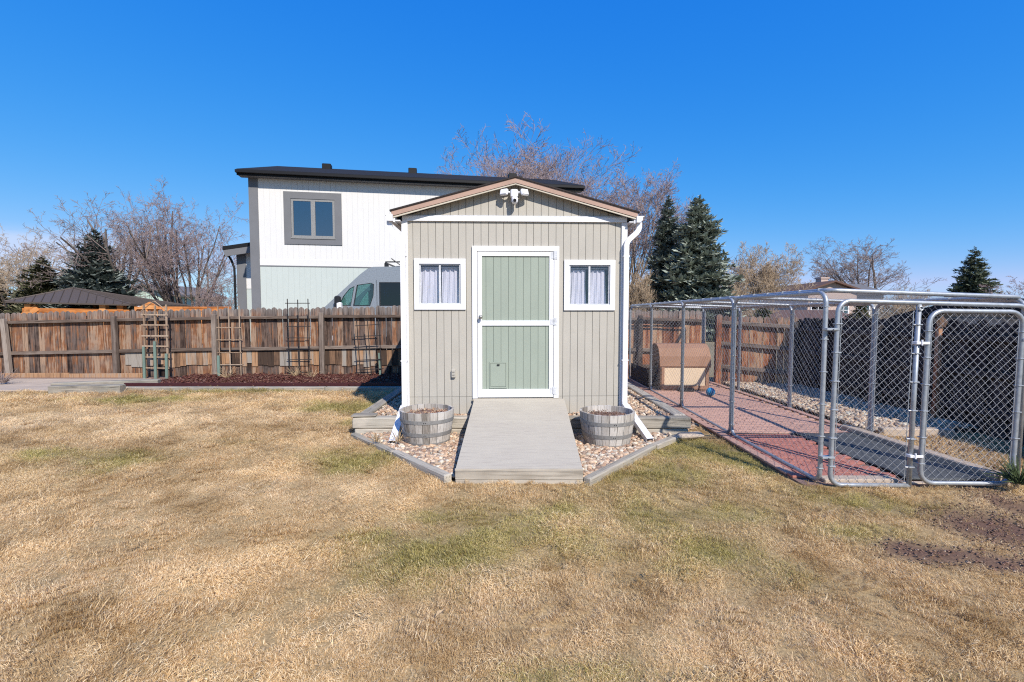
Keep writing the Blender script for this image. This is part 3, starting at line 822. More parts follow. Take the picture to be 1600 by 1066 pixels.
# roof
OH = 0.12; EX = 1.63; EZ = 2.94; PK = 3.385
def slope(x): return PK - (PK - EZ) * abs(x) / EX
for s in (-1, 1):
    th = 0.03
    MB().hexa([(0, -OH - .035, PK + .0), (s*(EX+.02), -OH - .035, EZ - .006), (s*(EX+.02), -OH - .0, EZ - .006), (0, -OH - .0, PK + .0), (0, -OH - .035, PK + .016), (s*(EX+.02), -OH - .035, EZ + .012), (s*(EX+.02), -OH, EZ + .012), (0, -OH, PK + .016)]).build('drip_edge', M['shingle'], shed)
    mb = MB().hexa([(0, -OH, PK - th), (s*EX, -OH, EZ - th), (s*EX, DEP + OH, EZ - th), (0, DEP + OH, PK - th), (0, -OH, PK), (s*EX, -OH, EZ), (s*EX, DEP + OH, EZ), (0, DEP + OH, PK)])
    rf = mb.build('roof', M['soffit'], shed)
    # shingle courses, lying one over the next
    mb = MB(); nC = 12
    for k in range(nC):
        x0 = EX + 0.025 - (EX + 0.025) * k / nC; x1 = EX + 0.025 - (EX + 0.025) * (k + 1.25) / nC; x1 = max(0, x1)
        y = -OH - 0.02
        while y < DEP + OH + .02:
            w = 0.31 + 0.02 * random.random(); y2 = min(y + w - 0.006, DEP + OH + 0.02); j = random.uniform(0, 0.003)
            mb.hexa([(s*x0, y, slope(x0) + .004), (s*x0, y2, slope(x0) + .004), (s*x1, y2, slope(x1) + .002), (s*x1, y, slope(x1) + .002),
                     (s*x0, y, slope(x0) + .018 + j), (s*x0, y2, slope(x0) + .018 + j), (s*x1, y2, slope(x1) + .006), (s*x1, y, slope(x1) + .006)])
            y += w
    sh_ = mb.build('shingles', M['shingle'], shed); sh_['kind'] = 'stuff'
    # rake boards
    rk = MB().hexa([(0, -OH - .02, PK - .068), (s*EX, -OH - .02, EZ - .068), (s*EX, -OH, EZ - .068), (0, -OH, PK - .068),
                    (0, -OH - .02, PK - .002), (s*EX, -OH - .02, EZ - .002), (s*EX, -OH, EZ - .002), (0, -OH, PK - .002)])
    rk.build('rake_board', M['rake'], shed)
    MB().hexa([(0, -OH - .012, PK - .088), (s*(EX-.02), -OH - .012, EZ - .088), (s*(EX-.02), -OH + .012, EZ - .088), (0, -OH + .012, PK - .088),
               (0, -OH - .012, PK - .070), (s*(EX-.02), -OH - .012, EZ - .070), (s*(EX-.02), -OH + .012, EZ - .070), (0, -OH + .012, PK - .070)]).build('rake_moulding', M['cream'], shed)
    # fascia, eave soffit, gutter and downspout
    MB().box(-.012, .012, -OH, DEP + OH, EZ - .14, EZ - .035).build('fascia', M['white'], shed, (s*(EX - .03), 0, 0))
    MB().box(min(s*(HW + .01), s*(EX - .045)), max(s*(HW + .01), s*(EX - .045)), -OH + .01, DEP + OH, EZ - .125, EZ - .112).build('eave_soffit', M['white'], shed)
    gp_ = [(0, 0), (0, -.085), (.05, -.085), (.085, -.05), (.085, -.012), (.10, -.012), (.10, 0), (.092, 0), (.092, -.006), (.078, -.006), (.078, -.048), (.047, -.078), (.008, -.078), (.008, 0)]
    gut = MB().prism([(s*(EX - .016 + u), EZ - .045 + w) for u, w in gp_], [], -OH - .02, DEP + OH)
    gut.prism([(s*(EX - .016 + u), EZ - .045 + w) for u, w in gp_[:7]], [], -OH - .024, -OH - .0205)
    gut.build('gutter', M['alu'], shed)
    xo = s*(EX + .04); xw = s*(HW - .015); yb = -0.065
    top = [(xo, yb, EZ - .12), (xo, yb, EZ - .17)]
    for k in range(7):
        a = k / 6; xx = xo + (xw - xo) * (a - math.sin(2*math.pi*a) / (2*math.pi) * 0.7); top.append((xx, yb, EZ - .18 - a * 0.24))
    path = top + [(xw, yb, 1.6), (xw, yb, 0.42), (xw, yb - .012, 0.36), (xw + s*.01, yb - .05, 0.31)]
    prof = [(-.024, -.030), (-.024, .030), (.024, .030), (.024, -.030)]
    ds = MB()
    # section seen from the front is 6 cm wide
    pv = [Vector(p) for p in path]; N_ = len(pv); vs = []
    for i, p in enumerate(pv):
        d = (pv[min(i+1, N_-1)] - pv[max(i-1, 0)]).normalized()
        a = Vector((1, 0, 0)); a = (a - d * a.dot(d)).normalized(); b = d.cross(a)
        for u, w in ((-.034, -.024), (.034, -.024), (.034, .024), (-.034, .024)): vs.append(p + a*u + b*w)
    fs = []
    for i in range(N_ - 1):
        for k in range(4): l = (k+1) % 4; fs.append((i*4+k, i*4+l, i*4+4+l, i*4+4+k))
    ds.add(vs, fs)
    dsp = ds.build('downspout', M['alu'], shed)
    for z in (2.36, 0.95): MB().box(xw - .042, xw + .042, yb - .028, 0.0, z, z + .02).build('strap', M['alu'], dsp)
    # the loose foot, hollow at its mouth
    p0 = Vector((xw + s*.01, yb - .03, .33)); p1 = Vector((xw + s*(.0 if s < 0 else .10), yb - .80, .055))
    d = (p1 - p0).normalized(); a = Vector((1, 0, 0)); a = (a - d*a.dot(d)).normalized(); b = d.cross(a)
    vs = []
    for p in (p0, p1):
        for u, w in ((-.042, -.032), (.042, -.032), (.042, .032), (-.042, .032)): vs.append(p + a*u + b*w)
    for p in (p0, p1):
        for u, w in ((-.039, -.029), (.039, -.029), (.039, .029), (-.039, .029)): vs.append(p + a*u + b*w)
    fs = []
    for k in range(4):
        l = (k+1) % 4; fs += [(k, l, 4+l, 4+k), (8+k, 12+k, 12+l, 8+l), (4+k, 4+l, 12+l, 12+k)]
    mb = MB().add(vs, fs)
    mb.build('downspout_foot', M['alu'], dsp)
MB().box(-.09, .09, -OH, DEP + OH, -.004, .012).build('ridge_cap', M['shingle'], shed, (0, 0, PK + .008))

# windows of the shed
def shed_window(w, style):
    x0, x1, z0, z1 = w; cx, cz = (x0+x1)/2, (z0+z1)/2; hw, hh = (x1-x0)/2, (z1-z0)/2
    root = MB().prism([(-hw, -hh), (hw, -hh), (hw, hh), (-hw, hh)], [[(-hw+.068, -hh+.068), (hw-.068, -hh+.068), (hw-.068, hh-.068), (-hw+.068, hh-.068)]], -0.024, -0.001).build('window', M['white'], shed, (cx, 0, cz))
    a, b = hw - .07, hh - .07
    fr = MB().prism([(-a, -b), (a, -b), (a, b), (-a, b)], [[(-a+.016, -b+.02), (-.014, -b+.02), (-.014, b-.016), (-a+.016, b-.016)], [(.01, -b+.02), (a-.016, -b+.02), (a-.016, b-.016), (.01, b-.016)]], -0.005, 0.03)
    fr.build('sash', M['sash'], root)
    MB().box(-a, a, -0.02, 0.0, -b - .004, -b + .012).build('sill', M['sash'], root)
    MB().box(-a + .01, 0.0, 0.012, 0.016, -b + .01, b - .01).build('pane', M['glass'], root)
    MB().box(0.0, a - .01, 0.020, 0.024, -b + .01, b - .01).build('pane', M['glass'], root)
    MB().box(-a + .004, a - .004, 0.062, 0.066, b - .05, b - .035).build('curtain_rod', M['sash'], root)
    for (u0, u1, top, bow) in style:
        # pleated cloth
        V = []; F = []; n = 26
        for i in range(n + 1):
            t = i / n; 
            for j in range(9):
                s = j / 8; z = (b - .05 - top) * (1 - s) + (-b + .0) * s
                squeeze = 1 - bow * math.sin(s * math.pi) 
                xm = (u0 + u1) / 2; xx = xm + (u0 + (u1-u0)*t - xm) * squeeze * (0.93 + 0.1 * s)
                yy = 0.075 + 0.012 * math.sin(t * 21 + 2*s) + 0.007 * math.sin(t * 47)
                V.append((xx, yy, z))
        for i in range(n):
            for j in range(8): F.append((i*9+j, (i+1)*9+j, (i+1)*9+j+1, i*9+j+1))
        o = MB().add(V, F).build('curtain', M['curtain'], root, smooth=True)
    return root
A_ = (winL[1]-winL[0])/2 - .07
shed_window(winL, [(-A_+.0, .0, .0, .03), (.01, A_-.025, .0, .02)])
shed_window(winR, [(-A_+.01, -.03, .005, .10), (.0, A_-.035, .01, .02)])

# door
dt = .068
for (a, b, c, d) in ((dorx0, dorx0 + dt, dorz0, dorz1 - dt), (dorx1 - dt, dorx1, dorz0, dorz1 - dt), (dorx0, dorx1, dorz1 - dt, dorz1)):
    MB().box(a, b, -0.026, 0.018, c, d, .002).build('door_trim', M['white'], shed)
lx0, lx1, lz0, lz1 = dorx0 + dt + .005, dorx1 - dt - .005, dorz0 + .012, dorz1 - dt - .006
door = MB().box(lx0, lx1, 0.012, 0.035, lz0, lz1).build('door', M['green'], shed)
st = .060
zm0, zm1 = lz(509), lz(501); zb1 = lz(608)
for (a, b, c, d, nm) in ((lx0, lx0+st, lz0, lz1, 'door_stile'), (lx1-st, lx1, lz0, lz1, 'door_stile'), (lx0+st, lx1-st, lz1-st, lz1, 'door_rail'), (lx0+st, lx1-st, zm0, zm1, 'door_rail'), (lx0+st, lx1-st, lz0, zb1, 'door_rail')):
    MB().box(a, b, -0.018, 0.011, c, d, .002).build(nm, M['white'], door)
x = lx0 + st; xsd = [x, lx(759.5)]
while xsd[-1] + sp_ < lx1 - st: xsd.append(xsd[-1] + sp_)
xsd.append(lx1 - st)
for (z0, z1) in ((zb1, zm0), (zm1, lz1 - st)):
    for i in range(len(xsd) - 1):
        MB().box(xsd[i] + .002, xsd[i+1] - .002, 0.0, 0.011, z0, z1).build('door_board', M['green'], door)
for zc in (lz(399), lz(503), lz(610)):
    h = MB().box(lx1 - .005, lx1 + .010, -0.032, -0.014, zc - .05, zc + .05, .002)
    h.box(lx1 + .012, lx1 + .048, -0.031, -0.027, zc - .055, zc + .055); h.box(lx1 - .042, lx1 - .006, -0.022, -0.0185, zc - .04, zc + .04)
    for u in (-.03, 0, .03):
        h.box(lx1 + .026, lx1 + .034, -0.034, -0.031, zc + u - .004, zc + u + .004)
    h.build('hinge', M['sash'], door)
kx, kz = lx(751), lz(495.5)
kn = MB().tube([(kx, -0.018, kz), (kx, -0.024, kz)], [.028, .026], 14)
kn.tube([(kx, -0.02, kz), (kx, -0.05, kz), (kx, -0.055, kz), (kx, -0.07, kz), (kx, -0.085, kz), (kx, -0.09, kz)], [.011, .011, .020, .027, .024, .010], 16)
kn.build('door_knob', M['hard'], door, smooth=True)
p0, p1, q0, q1 = lx(764.5), lx(792), lz(606.5), lz(565.5)
pd = MB().prism([(p0, q0), (p1, q0), (p1, q1), (p0, q1)], [[(p0+.015, q0+.02), (p1-.015, q0+.02), (p1-.015, q1-.015), (p0+.015, q1-.015)]], -0.012, 0.0)
pdo = pd.build('pet_door', M['green'], door)
MB().box(p0+.018, p1-.018, -0.007, 0.0, q0+.024, q1-.018).build('pet_flap', M['green'], door)
MB().box((p0+p1)/2-.016, (p0+p1)/2+.02, -0.02, -0.007, q1-.05, q1-.032).build('pet_door_latch', M['black'], door)
MB().box(dorx0, dorx1, -0.05, 0.02, dorz0 - .03, dorz0 - .004).build('threshold', M['ramp'], shed)
# low outlet box left of the door
ox, oz = lx(708), lz(583)
MB().box(ox-.025, ox+.03, -0.045, 0, oz-.055, oz+.055, .006).build('outlet_cover', M['siding'], shed)
MB().box(ox-.012, ox+.018, -0.05, -0.044, oz-.03, oz-.012).box(ox-.012, ox+.018, -0.05, -0.044, oz+.012, oz+.028).build('outlet_slot', M['soffit'], shed)
# floodlight with camera under the peak
fx, fz = lx(803), lz(306)
fl = MB().tube([(fx, -0.004, fz + .02), (fx, -.05, fz + .02)], [.06, .055], 20).box(fx - .05, fx + .05, -.14, -.04, fz - .05, fz + .055, .012).build('security_light', M['alu'], shed)
for s in (-1, 1):
    hd = MB().tube([(fx + s*.045, -.09, fz + .02), (fx + s*.085, -.11, fz + .02)], [.014, .014], 8).build('lamp_arm', M['alu'], fl)
    MB().box(-.055, .055, -.02, .02, -.045, .045, .01).box(-.045, .045, -.026, -.0205, -.036, .036, .002).build('lamp_head', M['alu'], fl, (fx + s*.135, -.12, fz + .015), (R(-18), 0, s*R(28)))
MB().tube([(fx + .0, -.10, fz - .015), (fx, -.10, fz - .06)], [.018, .018], 8).lathe([(.0, -.045), (.03, -.04), (.045, -.015), (.045, .03), (.03, .045), (0, .048)], (fx + .005, -.12, fz - .09), 16).build('camera_head', M['alu'], fl, smooth=True)
MB().tube([(fx + .005, -.155, fz - .095), (fx + .005, -.172, fz - .1)], [.022, .022], 12).build('camera_lens', M['black'], fl)

# ------------------------------------------------------------------ ramp
ramp_ = thing('wooden_ramp', 'wide grey-beige painted wooden ramp leading up to the shed door', 'ramp', (0.08, 4.43, 0))
RB = [(-0.61, 0.0), (0.585, 0.0)]; RT = [(-0.595, 2.03), (0.635, 2.05)]
z0r, z1r = 0.135, 0.432
d_ = MB().hexa([(-.61, 0, z0r-.022), (.585, 0, z0r-.022), (.635, 2.05, z1r-.022), (-.595, 2.03, z1r-.022), (-.61, 0, z0r), (.585, 0, z0r), (.635, 2.05, z1r), (-.595, 2.03, z1r)])
d_.build('ramp_deck', M['ramp'], ramp_)
MB().box(-.615, .59, -.024, -.001, .034, .108, .003).build('front_board', M['ramp_front'], ramp_)
MB().box(-.613, .588, -.018, -.001, -.03, .032, .003).build('front_board', M['ramp_front'], ramp_)
MB().box(-.618, .593, -.021, -.001, .110, .134, .004).build('nosing', M['ramp_front'], ramp_)
for sx in (0, 1):
    xa, xb2 = ((-.605, -.59) if sx == 0 else (.58, .63))
    MB().hexa([(xa, .0, -.03), (xa+.025 if sx == 0 else xa-.025, .0, -.03), (xb2+.025 if sx == 0 else xb2-.025, 2.0, 0.2), (xb2, 2.0, 0.2),
               (xa, .0, z0r-.024), (xa+.025 if sx == 0 else xa-.025, .0, z0r-.024), (xb2+.025 if sx == 0 else xb2-.025, 2.0, z1r-.026), (xb2, 2.0, z1r-.026)]).build('side_board', M['ramp_front'], ramp_)
sm = MB()
for x in (-.56, -.2, .16, .53):
    for y, z in ((.02, z0r), ):
        sm.lathe([(0.0, .002), (.006, .002), (.007, 0)], (x, y + .03, z + .004), 8)
sm.build('screw_heads', M['hard'], ramp_)

# ------------------------------------------------------------------ timbers round the shed
def timber(p0, p1, w, h, label, mat=None, b=0.012, group='landscape timbers round the shed'):
    mb, l, r = bar(p0, p1, w, h, b)
    o = mb.build('landscape_timber', mat or M['timber'], None, l, r)
    return tag(o, label, 'timber', group)
PX0, PX1, PY0 = PLAT[0], PLAT[1], PLAT[2]
timber((PX0, PY0 + .075, .172), (PX0 + 1.52, PY0 + .075, .172), .15, .145, 'upper front timber of the raised bed, left of the ramp behind the left barrel')
timber((PX0 + .03, PY0 + .075, .04), (PX0 + 1.52, PY0 + .075, .04), .15, .112, 'lower front timber of the raised bed, left of the ramp, mostly buried')
timber((0.72, PY0 + .075, .172), (PX1, PY0 + .075, .172), .15, .145, 'upper front timber of the raised bed, right of the ramp behind the right barrel')
timber((0.72, PY0 + .085, .04), (PX1 - .03, PY0 + .085, .04), .15, .112, 'lower front timber of the raised bed right of the ramp, half sunk in pebbles')
timber((PX0 + .09, PY0 + .155, .178), (PX0 + .07, 10.4, .178), .16, .15, 'long timber along the left side of the shed bed, partly in the shed shadow')
timber((PX1 - .09, PY0 + .155, .178), (PX1 - .10, 10.4, .178), .16, .15, 'long timber along the right side of the shed bed beside the kennel')
timber((PX0 - .02, PY0 + .07, .262), (PX0 + .30, PY0 + .09, .262), .17, .028, 'short flat board capping the left front corner of the raised bed')
a = gr(560, 678, .05); b = gr(640, 712, .06); c = gr(711, 746, .07)
timber((-2.06, 6.12, .012), (-1.32, 5.29, .015), .085, .08, 'low edging timber sloping from the left corner of the pebble triangle')
timber((-1.31, 5.28, .018), (-0.60, 4.43, .03), .085, .09, 'low edging timber ending at the left foot of the ramp')
timber((0.70, 4.38, .012), (1.66, 5.54, .012), .09, .10, 'grey edging timber running from the right foot of the ramp to the downspout')
timber((1.68, 5.56, .02), (2.12, 6.02, .015), .10, .07, 'short edging timber beyond the right downspout')
eb = MB().box(-.19, .19, -.07, .07, 0, .075, .03).build('edging_stone', M['concrete'], None, (2.27, 6.02, .0), (0, 0, .25))
tag(eb, 'pale rounded edging stone at the right corner of the pebble triangle', 'stone')

# pebbles
def ico(level=0):
    t = (1 + 5 ** .5) / 2
    v = [(-1,t,0),(1,t,0),(-1,-t,0),(1,-t,0),(0,-1,t),(0,1,t),(0,-1,-t),(0,1,-t),(t,0,-1),(t,0,1),(-t,0,-1),(-t,0,1)]
    f = [(0,11,5),(0,5,1),(0,1,7),(0,7,10),(0,10,11),(1,5,9),(5,11,4),(11,10,2),(10,7,6),(7,1,8),(3,9,4),(3,4,2),(3,2,6),(3,6,8),(3,8,9),(4,9,5),(2,4,11),(6,2,10),(8,6,7),(9,8,1)]
    v = [Vector(p).normalized() for p in v]
    for _ in range(level):
        cache = {}; nf = []
        def mid(a, b):
            k = (min(a, b), max(a, b))
            if k not in cache: v.append(((v[a] + v[b]) / 2).normalized()); cache[k] = len(v) - 1
            return cache[k]
        for a, b, c in f:
            x, y, z = mid(a, b), mid(b, c), mid(c, a); nf += [(a, x, z), (b, y, x), (c, z, y), (x, y, z)]
        f = nf
    return np.array([tuple(p) for p in v]), np.array(f)
PEB_COL = np.array([(0.60, 0.42, 0.28), (0.66, 0.50, 0.36), (0.44, 0.28, 0.19), (0.64, 0.57, 0.46), (0.50, 0.35, 0.245), (0.32, 0.24, 0.19), (0.60, 0.45, 0.32)])
def pebbles(name, polys, dens, zf, level, size=(0.016, 0.034), pal=PEB_COL, excl=(), flatz=0.6):
    V0, F0 = ico(level); xs_, ys_ = [], []
    for poly in polys:
        p = np.array(poly); x0, y0 = p.min(0); x1, y1 = p.max(0)
        n = int((x1 - x0) * (y1 - y0) * dens)
        x = RNG.uniform(x0, x1, n); y = RNG.uniform(y0, y1, n); k = inpoly(x, y, poly)
        for e in excl: k &= ~inpoly(x, y, e)
        xs_.append(x[k]); ys_.append(y[k])
    x = np.concatenate(xs_); y = np.concatenate(ys_); n = len(x)
    s = RNG.uniform(size[0], size[1], (n, 1)) * RNG.uniform(0.7, 1.15, (n, 3)); s[:, 2] *= flatz
    sh = np.array([1 + 0.22 * (RNG.uniform(-1, 1, len(V0))) for _ in range(16)])
    V = V0[None] * sh[RNG.integers(0, 16, n)][..., None] * s[:, None]
    a = RNG.uniform(0, 6.28, n); tl = RNG.normal(0, .35, n)
    ca, sa = np.cos(a)[:, None], np.sin(a)[:, None]; ct, st_ = np.cos(tl)[:, None], np.sin(tl)[:, None]
    X, Y, Z = V[..., 0], V[..., 1], V[..., 2]
    Y, Z = Y*ct - Z*st_, Y*st_ + Z*ct
    X, Y = X*ca - Y*sa, X*sa + Y*ca
    V = np.stack([X + x[:, None], Y + y[:, None], Z + (zf(x, y) + RNG.uniform(-.004, .018, n))[:, None]], -1)
    F = (F0[None] + (np.arange(n) * len(V0))[:, None, None]).reshape(-1, 3)
    c = pal[RNG.integers(0, len(pal), n)] * RNG.uniform(.72, 1.12, (n, 1))
    C = np.repeat(c, len(V0), 0)
    o = link(name, fast_mesh(name, V.reshape(-1, 3), F, M['pebble'], C, level > 0)); o['kind'] = 'stuff'; return o
rampx = [(-0.57, 4.3), (0.68, 4.3), (0.72, 6.2), (-0.52, 6.2)]
tri_in = [(-1.98, 6.13), (-0.58, 4.5), (0.74, 4.5), (1.60, 5.55), (2.08, 6.13)]
def sheet(name, poly, z, mat, kind='structure'):
    n = len(poly); o = MB().add([(x, y, z) for x, y in poly], [tuple(range(n))]).build(name, mat); o['kind'] = kind; return o
sheet('pebble_bed_base', tri_in, 0.012, M['joint'])
sheet('raised_bed_soil', [(PX0 + .1, PY0 + .1), (PX1 - .1, PY0 + .1), (PX1 - .1, 10.4), (PX0 + .1, 10.4)], 0.19, M['joint'])
pebbles('pebbles', [tri_in], 1500, lambda x, y: 0.025 + 0.0 * x, 1, (0.018, 0.036), excl=[rampx])
wall_ex = [(-1.44, 6.56), (1.5, 6.60), (1.5, 10.5), (-1.5, 10.5)]
pebbles('raised_bed_pebbles', [[(PX0 + .17, PY0 + .14), (PX1 - .17, PY0 + .14), (PX1 - .18, 9.8), (PX0 + .16, 9.8)]], 1100, lambda x, y: 0.205 + 0 * x, 0, (0.018, 0.034), excl=[wall_ex])
kg = [(4.80, 6.35), (6.28, 6.35), (6.2, 10.3), (4.85, 10.9)]
sheet('gravel_base', kg, 0.012, M['joint'])
pebbles('gravel_strip', [kg], 1000, lambda x, y: 0.03 + 0.02 * (x - 4.8), 0, (0.022, 0.042), pal=PEB_COL * np.array([.95, 1.0, 1.02]))
pebbles('gravel_beside_kennel', [[(2.36, 6.35), (2.62, 6.6), (2.62, 10.5), (2.36, 10.5)]], 900, lambda x, y: 0.02 + 0 * x, 0, (0.015, 0.03))

# ------------------------------------------------------------------ barrels
def barrel(label, loc, rz):
    root = thing('barrel_planter', label, 'planter', loc, rz, 'half barrel planters')
    n = 22
    def rad(z): 
        t = z / .40; return .268 + .062 * math.sin(min(1, t * 0.93) * math.pi / 2) 
    zs = [0, .05, .12, .2, .28, .35, .40]
    da = 2 * math.pi / n
    seg = MB()
    # one stave, shared by all
    vs = []; ga = da * .035
    for z in zs:
        r = rad(z)
        for a in (-da/2 + ga, -da/6, da/6, da/2 - ga): vs.append((r*math.cos(a), r*math.sin(a), z))
    for z in zs:
        r = rad(z) - .026
        for a in (-da/2 + ga, -da/6, da/6, da/2 - ga): vs.append((r*math.cos(a), r*math.sin(a), z))
    fs = []; P = len(zs); o = P*4
    for i in range(P - 1):
        for k in range(3):
            fs.append((i*4+k, i*4+k+1, i*4+4+k+1, i*4+4+k)); fs.append((o+i*4+k, o+i*4+4+k, o+i*4+4+k+1, o+i*4+k+1))
        fs.append((i*4, i*4+4, o+i*4+4, o+i*4)); fs.append((i*4+3, o+i*4+3, o+i*4+7, i*4+7))
    for k in range(3):
        fs.append(((P-1)*4+k, (P-1)*4+k+1, o+(P-1)*4+k+1, o+(P-1)*4+k)); fs.append((k, o+k, o+k+1, k+1))
    me = MB().add(vs, fs).mesh('stave', M['stave'], False)
    for k in range(n):
        link('stave', me, root, (0, 0, random.uniform(-.003, .003)), (0, 0, k * da))
    for z0, w in ((.27, .042), (.115, .045), (.006, .03)):
        MB().lathe([(rad(z0) + .001, z0), (rad(z0) + .005, z0), (rad(z0 + w) + .005, z0 + w), (rad(z0 + w) + .001, z0 + w)], n=44).build('hoop', M['hoop'], root)
    a0 = -math.pi/2 + .1 - rz
    for z0 in (.291, .137):
        rv = MB()
        for da_ in (-.035, .035): 
            r = rad(z0) + .006
            rv.lathe([(.0, .0), (.004, .0)], (r*math.cos(a0+da_), r*math.sin(a0+da_), z0), 6)
            rv.box(r*math.cos(a0+da_)-.004, r*math.cos(a0+da_)+.004, r*math.sin(a0+da_)-.004, r*math.sin(a0+da_)+.002, z0-.004, z0+.004)
        rv.build('rivet', M['black'], root)
    # soil
    X = []
    mb = MB(); nn = 20; mb.v.append((0, 0, .345))
    for k in range(nn): a = 2*math.pi*k/nn; mb.v.append(((rad(.33)-.028)*math.cos(a), (rad(.33)-.028)*math.sin(a), .325 + random.uniform(-.01, .01)))
    mb.f = [(0, 1+k, 1+(k+1) % nn) for k in range(nn)]
    mb.build('soil', M['joint'], root)
    V = []; F = []; C = []
    for i in range(420):
        a = random.uniform(0, 6.28); r = .27 * math.sqrt(random.random()); l = random.uniform(.012, .035); w = random.uniform(.002, .008)
        t = random.uniform(0, 3.14); e = random.uniform(-.4, .9); p = Vector((r*math.cos(a), r*math.sin(a), .335 + random.uniform(0, .02)))
        d = Vector((math.cos(t)*math.cos(e), math.sin(t)*math.cos(e), math.sin(e))) * l; q = Vector((-math.sin(t), math.cos(t), .3)) * w
        o_ = len(V); V += [p - q, p + q, p + d + q, p + d - q]; F.append((o_, o_+1, o_+2, o_+3))
        c = random.choice(((.30, .15, .10), (.42, .26, .16), (.22, .13, .09), (.5, .38, .25))); C += [c] * 4
    o_ = link('dead_leaves', fast_mesh('dead_leaves', V, np.array(F), M['mulch'], np.array(C)), root); o_['kind'] = 'stuff'
    return root
barrel('weathered half barrel planter left of the ramp, next to the left downspout', (-1.045, 5.80, 0.03), 0.0)
barrel('weathered half barrel planter right of the ramp, next to the right downspout', (1.155, 5.74, 0.02), 1.9)

# ------------------------------------------------------------------ flower bed along the back fence
mulchpoly = [(-8.05, 9.98), (-2.35, 9.98), (-2.35, 12.0), (-8.05, 12.0)]
def mz(x, y): return 0.075 + 0.0 * x + (fbm(x, y, 2.0, 5, 2) - .5) * .04
o = link('mulch_base', grid_mesh('mulch_base', -8.05, -2.3, 9.98, 12.02, 60, 24, lambda x, y: mz(x, y), M['mulch'], lambda x, y: np.tile(np.array([0.13, 0.045, 0.035]), (len(x), 1)))); structure(o)
def chips(name, x0, x1, y0, y1, n, zf, pal, mat, size=(.02, .06)):
    x = RNG.uniform(x0, x1, n); y = RNG.uniform(y0, y1, n); z = zf(x, y) + RNG.uniform(0, .02, n)
    t = RNG.uniform(0, 6.28, n); e = RNG.normal(0, .35, n); l = RNG.uniform(*size, n); w = l * RNG.uniform(.15, .4, n)
    d = np.stack([np.cos(t)*np.cos(e), np.sin(t)*np.cos(e), np.sin(e)], -1) * l[:, None]
    q = np.stack([-np.sin(t), np.cos(t), RNG.normal(0, .4, n)], -1) * w[:, None]
    p = np.stack([x, y, z], -1); up = np.array([0, 0, .006])
    V = np.stack([p-q, p+q, p+q+d, p-q+d, p-q+up, p+q+up, p+q+d+up, p-q+d+up], 1)
    f = np.array([(0,3,2,1),(4,5,6,7),(0,1,5,4),(1,2,6,5),(2,3,7,6),(3,0,4,7)])
    F = (f[None] + (np.arange(n)*8)[:, None, None]).reshape(-1, 4)
    c = pal[RNG.integers(0, len(pal), n)] * RNG.uniform(.7, 1.15, (n, 1))
    o = link(name, fast_mesh(name, V.reshape(-1, 3), F, mat, np.repeat(c, 8, 0))); o['kind'] = 'stuff'; return o
chips('mulch', -8.05, -2.35, 10.0, 12.0, 9000, mz, np.array([(.14, .05, .04), (.10, .035, .028), (.19, .075, .055), (.26, .14, .10)]), M['mulch'])
x0b = at(192, 605, 9.95).x
ed = put_bar('bed_edging', (x0b, 9.99, .09), (-2.35, 10.01, .09), .03, .11, M['redplastic'])
tag(ed, 'dark red edging strip along the front of the mulch bed', 'edging')
for (u, v_, lab) in ((x0b + .02, -5.4, 'grey front timber of the mulch bed, left length beside the low timber stack'), (-5.39, -3.9, 'grey front timber of the mulch bed, middle length'), (-3.89, -2.3, 'grey front timber of the mulch bed, right length entering the shed shadow')):
    timber((u, 9.90, .03), (v_, 9.90, .03), .13, .10, lab, group='timbers edging the mulch bed')
timber((at(86, 604, 9.6).x, 9.52, .075), (at(192, 604, 9.6).x, 9.60, .08), .18, .17, 'thick grey weathered beam lying left of the mulch bed', group='timbers edging the mulch bed')
timber((at(90, 600, 9.9).x, 9.80, .12), (at(230, 600, 9.9).x, 10.25, .13), .16, .12, 'upper split grey beam lying left of the mulch bed', group='timbers edging the mulch bed')
# paving on the far left
paths = [(-14.6, 9.62), (-8.35, 9.62), (-8.0, 12.0), (-14.6, 12.0)]
sheet('path', paths, 0.01, M['joint'])
pm = {}
y = 9.66
while y < 11.4:
    x = -14.5 + random.uniform(0, .3)
    while x < -8.75:
        w = random.choice((.45, .6, .75))
        o = MB().box(-w/2+.006, w/2-.006, -.29, .29, 0, .03, .006).build('paving_slab', M['concrete'], None, (x + w/2, y + .3, .012), (0, 0, random.uniform(-.01, .01)))
        pm.setdefault('r', []).append(o); x += w
    y += .6
pr = structure(MB().box(-14.6, -14.55, 9.62, 11.9, 0, .04).build('slab_edge', M['concrete']))
pathobj = bpy.data.objects['path']
for o in pm['r']: o.parent = pathobj

# trellises
def trellis(px0, px1, top_py, lab, Y=11.72, mat=None, nup=3, bars=(), r=.012, stakes=0, lean=0.0, ry=0.0, cross_ext=.05, square=True):
    p = at((px0 + px1) / 2, 588, Y); wd = (px1 - px0) / FPX * Y; h = at(px0, top_py, Y).z
    root = thing('trellis', lab, 'trellis', (p.x, Y, 0.08), 0, 'plant trellises along the back fence')
    root.rotation_euler = (lean, ry, 0)
    for i in range(nup):
        x = -wd/2 + wd * i / (nup - 1); hh = h - .08 - (0 if i != 1 else .02)
        MB().box(x-r, x+r, -r, r, -.1, hh, .002).build('upright', mat, root)
    for z in bars:
        zz = at(px0, z, Y).z - .08
        MB().box(-wd/2 - cross_ext, wd/2 + cross_ext, -r*2.2, -r*.9, -r, r, .002).build('crossbar', mat, root, (0, 0, zz), (0, random.uniform(-.012, .012), 0))
    for i in range(stakes):
        x = -wd/2 + wd * i / 2; hs = (.72, .85, .55)[i] if stakes > 1 else .5
        MB().box(x-.03, x+.03, -.065, -.035, -.1, hs, .003).build('stake', M['stake'], root)
    return root
